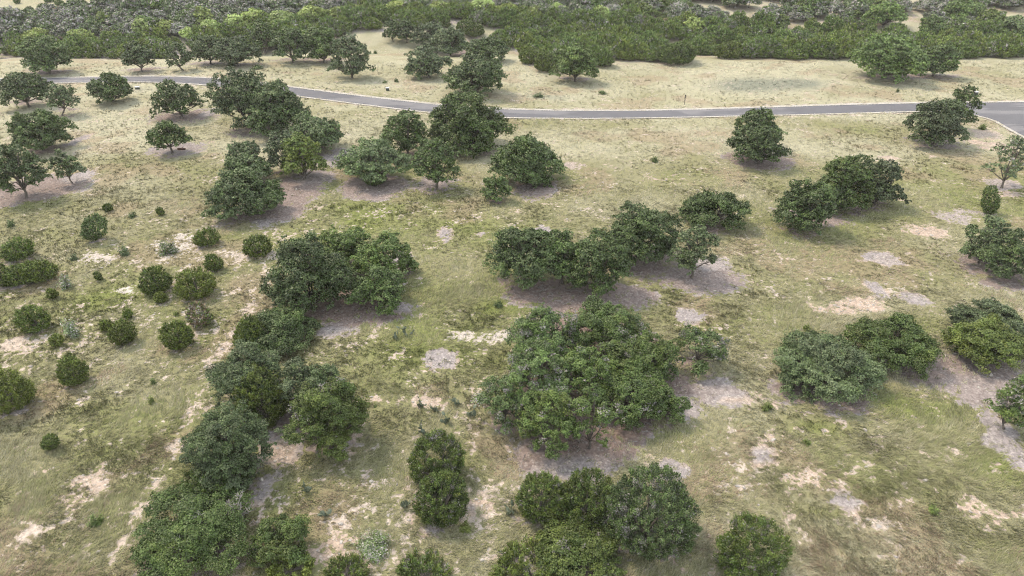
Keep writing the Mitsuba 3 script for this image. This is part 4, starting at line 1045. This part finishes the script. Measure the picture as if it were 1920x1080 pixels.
plant(px, py, variants['woods'], wn, 'woodland_tree', 'woodland', 'LOOK tree in the closed woods on the far slope', 'LOOK trees of the far wooded slope', 'grey-green woods covering the far hillside', 1.0,
      ['twiggy grey-green', 'dusty grey-green', 'plain mid green', 'mostly bare silver-grey', 'fresh green', 'bare pale grey', 'mottled grey and green', 'olive green leafy'])
print('woods', len(px))

# ------------------------------------------------------------------ grass
rng = np.random.default_rng(11)


def bare_at(x, y):
    return sstep(0.44, 0.62, raster(U, x, y) + (fb(x * 0.6, y * 0.6, 5.0) - 0.5) * 0.8 + (nz(x * 2.3, y * 2.3, 6.0) - 0.5) * 0.5 + (nz(x * 5.7, y * 5.7, 9.0) - 0.5) * 0.45 + (nz(x * 3.7, y * 3.7, 19.0) - 0.5) * 0.5 * raster(K, x, y))


def grass_band(y0, y1, per_m2, blades, length, width, lean=0.95):
    half = 0.66 * y1 + 21
    n = int((y1 - y0) * 2 * half * per_m2 / blades)
    x, y = rng.uniform(-half, half, n), rng.uniform(y0, y1, n)
    k = np.abs(x) < 0.66 * y + 20
    x, y = x[k], y[k]
    b = bare_at(x, y)
    k = rng.random(len(x)) > b * 0.93
    k &= ~shapely.contains_xy(outer.buffer(-0.15), x, y)
    x, y, b = x[k], y[k], b[k]
    g, weed = green_field(None, lambda a, c, d: fb(a, c, d), x, y, np.exp, HUES)
    far = sstep(112, 128, y)
    v = 1.86 + 0.20 * sstep(48, 80, y) + 1.0 * g - 0.85 * far + rng.normal(0, 0.38, len(x))
    v = np.clip(v, 1, 3) * (1 - np.clip(weed * rng.uniform(0.3, 1.6, len(x)), 0, 1))
    brown = sstep(0.56, 0.72, fb(x / 7.5, y / 7.5, 13.0)) * 0.45 * (1 - 0.6 * sstep(60, 100, y))
    v = np.where((rng.random(len(x)) < brown) & (v > 0.8), 4.0, v)
    tall = 0.7 + 0.75 * nz(x / 2.4, y / 2.4, 15.0) * (0.6 + 0.4 * nz(x / 11, y / 11, 16.0) * 2)
    tall *= 1 - 0.45 * sstep(0.0, 0.35, raster(U, x, y))
    wind = 5.0 * (fb(x / 13, y / 13, 23.0) - 0.5) + 3.4 * (nz(x / 3.2, y / 3.2, 25.0) - 0.5) - 0.5
    tone = (0.84 + 0.32 * nz(x / 1.3, y / 1.3, 27.0)) * rng.uniform(0.78, 1.22, len(x))
    who = np.repeat(np.arange(len(x)), blades)
    n = len(who)
    rx, ry = x[who] + rng.normal(0, 0.13, n), y[who] + rng.normal(0, 0.13, n)
    k = ~shapely.contains_xy(outer.buffer(-0.1), rx, ry) if y1 > 90 else np.ones(n, bool)
    who, rx, ry = who[k], rx[k], ry[k]
    n = len(who)
    rz = terrain(rx, ry)
    a = wind[who] + rng.normal(0, 0.45, n)
    tilt = np.clip(rng.normal(lean, 0.25, n), 0.2, 1.4)
    L = length * tall[who] * rng.uniform(0.6, 1.3, n)
    hd = np.stack([np.cos(a), np.sin(a)], 1)
    tip = np.stack([rx + hd[:, 0] * L * np.sin(tilt), ry + hd[:, 1] * L * np.sin(tilt), rz + L * np.cos(tilt) * 0.9], 1)
    w = width * rng.uniform(0.6, 1.3, n) * 0.5
    pr = np.stack([-hd[:, 1] * w, hd[:, 0] * w, np.zeros(n)], 1)
    root = np.stack([rx, ry, rz - 0.02], 1)
    verts = np.stack([root - pr, root + pr, tip], 1)
    uv = np.stack([tone[who] * rng.uniform(0.85, 1.15, n) / 2, v[who] / 4], 1)
    return verts.reshape(-1, 3), np.repeat(uv, 3, axis=0)


bands = [grass_band(28, 46, 150, 7, 0.62, 0.048), grass_band(46, 72, 70, 7, 0.70, 0.066), grass_band(72, 106, 34, 6, 0.62, 0.075, 1.05), grass_band(106, 150, 13.0, 6, 0.6, 0.10, 1.15), grass_band(150, 205, 4.0, 6, 0.7, 0.13, 1.2)]
gverts, guv = np.vstack([b[0] for b in bands]), np.vstack([b[1] for b in bands])
print('grass', [len(b[0]) // 3 for b in bands])
scene['grass'] = mikit.ply((gverts, np.arange(len(gverts)).reshape(-1, 3)), 'mat_grass', uv=guv)
tag('grass', 'wind-laid tan and green prairie grass between the bare patches', kind='stuff')

# ------------------------------------------------------------------ loose limestone
ico = trimesh.creation.icosphere(subdivisions=0)
n = 26000
x, y = rng.uniform(-75, 75, n), rng.uniform(22, 110, n)
k = (np.abs(x) < 0.77 * np.hypot(y, 22) + 3) & (rng.random(n) < bare_at(x, y) * sstep(0.0, 0.9, raster(K, x, y) + 0.12))
k &= ~shapely.contains_xy(outer.buffer(0.2), x, y)
x, y = x[k], y[k]
n = len(x)
s = 0.05 + 0.16 * rng.random(n) ** 4
V = ico.vertices[None] * rng.uniform(0.6, 1.25, (n, 12, 1)) * (s[:, None] * np.stack([rng.uniform(0.8, 1.5, n), rng.uniform(0.8, 1.3, n), rng.uniform(0.4, 0.8, n)], 1))[:, None, :]
V += np.stack([x, y, terrain(x, y) + s * 0.15], 1)[:, None]
scene['loose_stones'] = mikit.ply((V.reshape(-1, 3), (ico.faces[None] + (np.arange(n) * 12)[:, None, None]).reshape(-1, 3)), 'mat_stone')
tag('loose_stones', 'pale limestone rubble strewn over the bare patches', kind='stuff')
print('stones', n)

# ------------------------------------------------------------------ fallen twigs and leaf litter under the crowns
oaks = np.array([[r[1], r[2], r[3]] for r in TREES if r[0] == 'oak' and r[2] < 110])
n = 5200
o = oaks[rng.choice(len(oaks), n, p=oaks[:, 2] ** 2 / (oaks[:, 2] ** 2).sum())]
rr, aa = o[:, 2] * (0.35 + 0.95 * rng.random(n)), rng.uniform(0, 6.283, n)
x, y = o[:, 0] + rr * np.cos(aa), o[:, 1] + rr * np.sin(aa) - 0.4
k = rng.random(n) < bare_at(x, y)
x, y = x[k], y[k]
n = len(x)
a, L = rng.uniform(0, 6.283, n), 0.15 + 0.75 * rng.random(n) ** 3
d = np.stack([np.cos(a) * L, np.sin(a) * L, rng.uniform(-0.03, 0.12, n)], 1) / 2
w = np.stack([-np.sin(a), np.cos(a), a * 0], 1) * (0.012 + 0.022 * L[:, None])
c0 = np.stack([x, y, terrain(x, y) + 0.05], 1)
up = np.array([0, 0, 0.05])
V = np.stack([c0 - d - w, c0 - d + w, c0 - d + up, c0 + d - w * 0.4, c0 + d + w * 0.4, c0 + d + up * 0.5], 1)
F6 = np.array([[0, 2, 1], [3, 4, 5], [0, 3, 5], [0, 5, 2], [1, 2, 5], [1, 5, 4], [0, 1, 4], [0, 4, 3]])
scene['fallen_twigs'] = mikit.ply((V.reshape(-1, 3), (F6[None] + (np.arange(n) * 6)[:, None, None]).reshape(-1, 3)), 'mat_dead')
tag('fallen_twigs', 'grey fallen twigs littering the bare soil under the oaks', kind='stuff')

# ------------------------------------------------------------------ thin summer haze
scene['haze_air'] = {'type': 'homogeneous', 'albedo': {'type': 'rgb', 'value': [0.95, 0.95, 0.95]}, 'sigma_t': HAZE}
scene['haze'] = {'type': 'cube', 'to_world': T().translate([0, 0, 21.0]).scale([1600, 1600, 27.0]), 'bsdf': {'type': 'null'}, 'interior': {'type': 'ref', 'id': 'haze_air'}}
scene['camera']['medium'] = {'type': 'ref', 'id': 'haze_air'}
tag('haze', 'thin pale air greying the far hillside', kind='stuff')

# ------------------------------------------------------------------ small man-made things and the log


def chamfer_box(sx, sy, sz, z0=0.0, c=0.02):
    b = sg.box(-sx / 2 + c, -sy / 2 + c, sx / 2 - c, sy / 2 - c)
    lo, hi = b.buffer(c, join_style='bevel'), b.buffer(0)
    m = trimesh.creation.extrude_polygon(lo, sz - c, engine='earcut')
    t = trimesh.creation.extrude_polygon(hi.buffer(c * 0.4, join_style='bevel'), c, engine='earcut')
    t.apply_translation([0, 0, sz - c])
    m = trimesh.util.concatenate([m, t])
    m.apply_translation([0, 0, z0])
    return np.array(m.vertices), np.array(m.faces)


def at(p, rot=0.0):
    return T().translate([p[0], p[1], float(terrain(np.float64(p[0]), np.float64(p[1])))]).rotate([0, 0, 1], rot)


key = numbered('marker_post')
w = at(POST, 12)
scene[key + '__post'] = mikit.ply(chamfer_box(0.11, 0.11, 1.5, -0.1), 'mat_black', to_world=w)
scene[key + '__panel'] = mikit.ply(chamfer_box(0.24, 0.06, 0.85, 1.4), 'mat_black', to_world=w)
tag(key, 'thin dark marker post standing at the far edge of the straight road', 'post')
for p, lab, s in zip(BOXES, ['small dark utility box with pale lid on meadow verge beyond road bend', 'pale-topped utility box in weeds below the far left road', 'dark utility pedestal with pale top beyond the road junction'], [(0.9, 0.7), (1.1, 0.5), (0.9, 1.1)]):
    key = numbered('utility_box')
    w = at(p, 8)
    scene[key + '__cabinet'] = mikit.ply(chamfer_box(s[0] * 0.8, s[0] * 0.6, s[1], -0.05), 'mat_box', to_world=w)
    scene[key + '__lid'] = mikit.ply(chamfer_box(s[0], s[0] * 0.8, 0.16, s[1] - 0.05, 0.04), 'mat_lid', to_world=w)
    tag(key, lab, 'utility box')
log = join([tube([[-0.7, 0, 0.18], [-0.2, 0.03, 0.2], [0.3, 0.0, 0.2], [0.75, 0.05, 0.17]], [0.19, 0.2, 0.17, 0.14], 9), tube([[0.1, 0, 0.2], [0.25, 0.2, 0.5]], [0.07, 0.04], 6)])
key = numbered('fallen_log')
scene[key] = mikit.ply(log, 'mat_log', smooth=True, to_world=at(LOG, 5))
tag(key, 'short reddish-brown fallen log on bare patch beside small round oak', 'log')
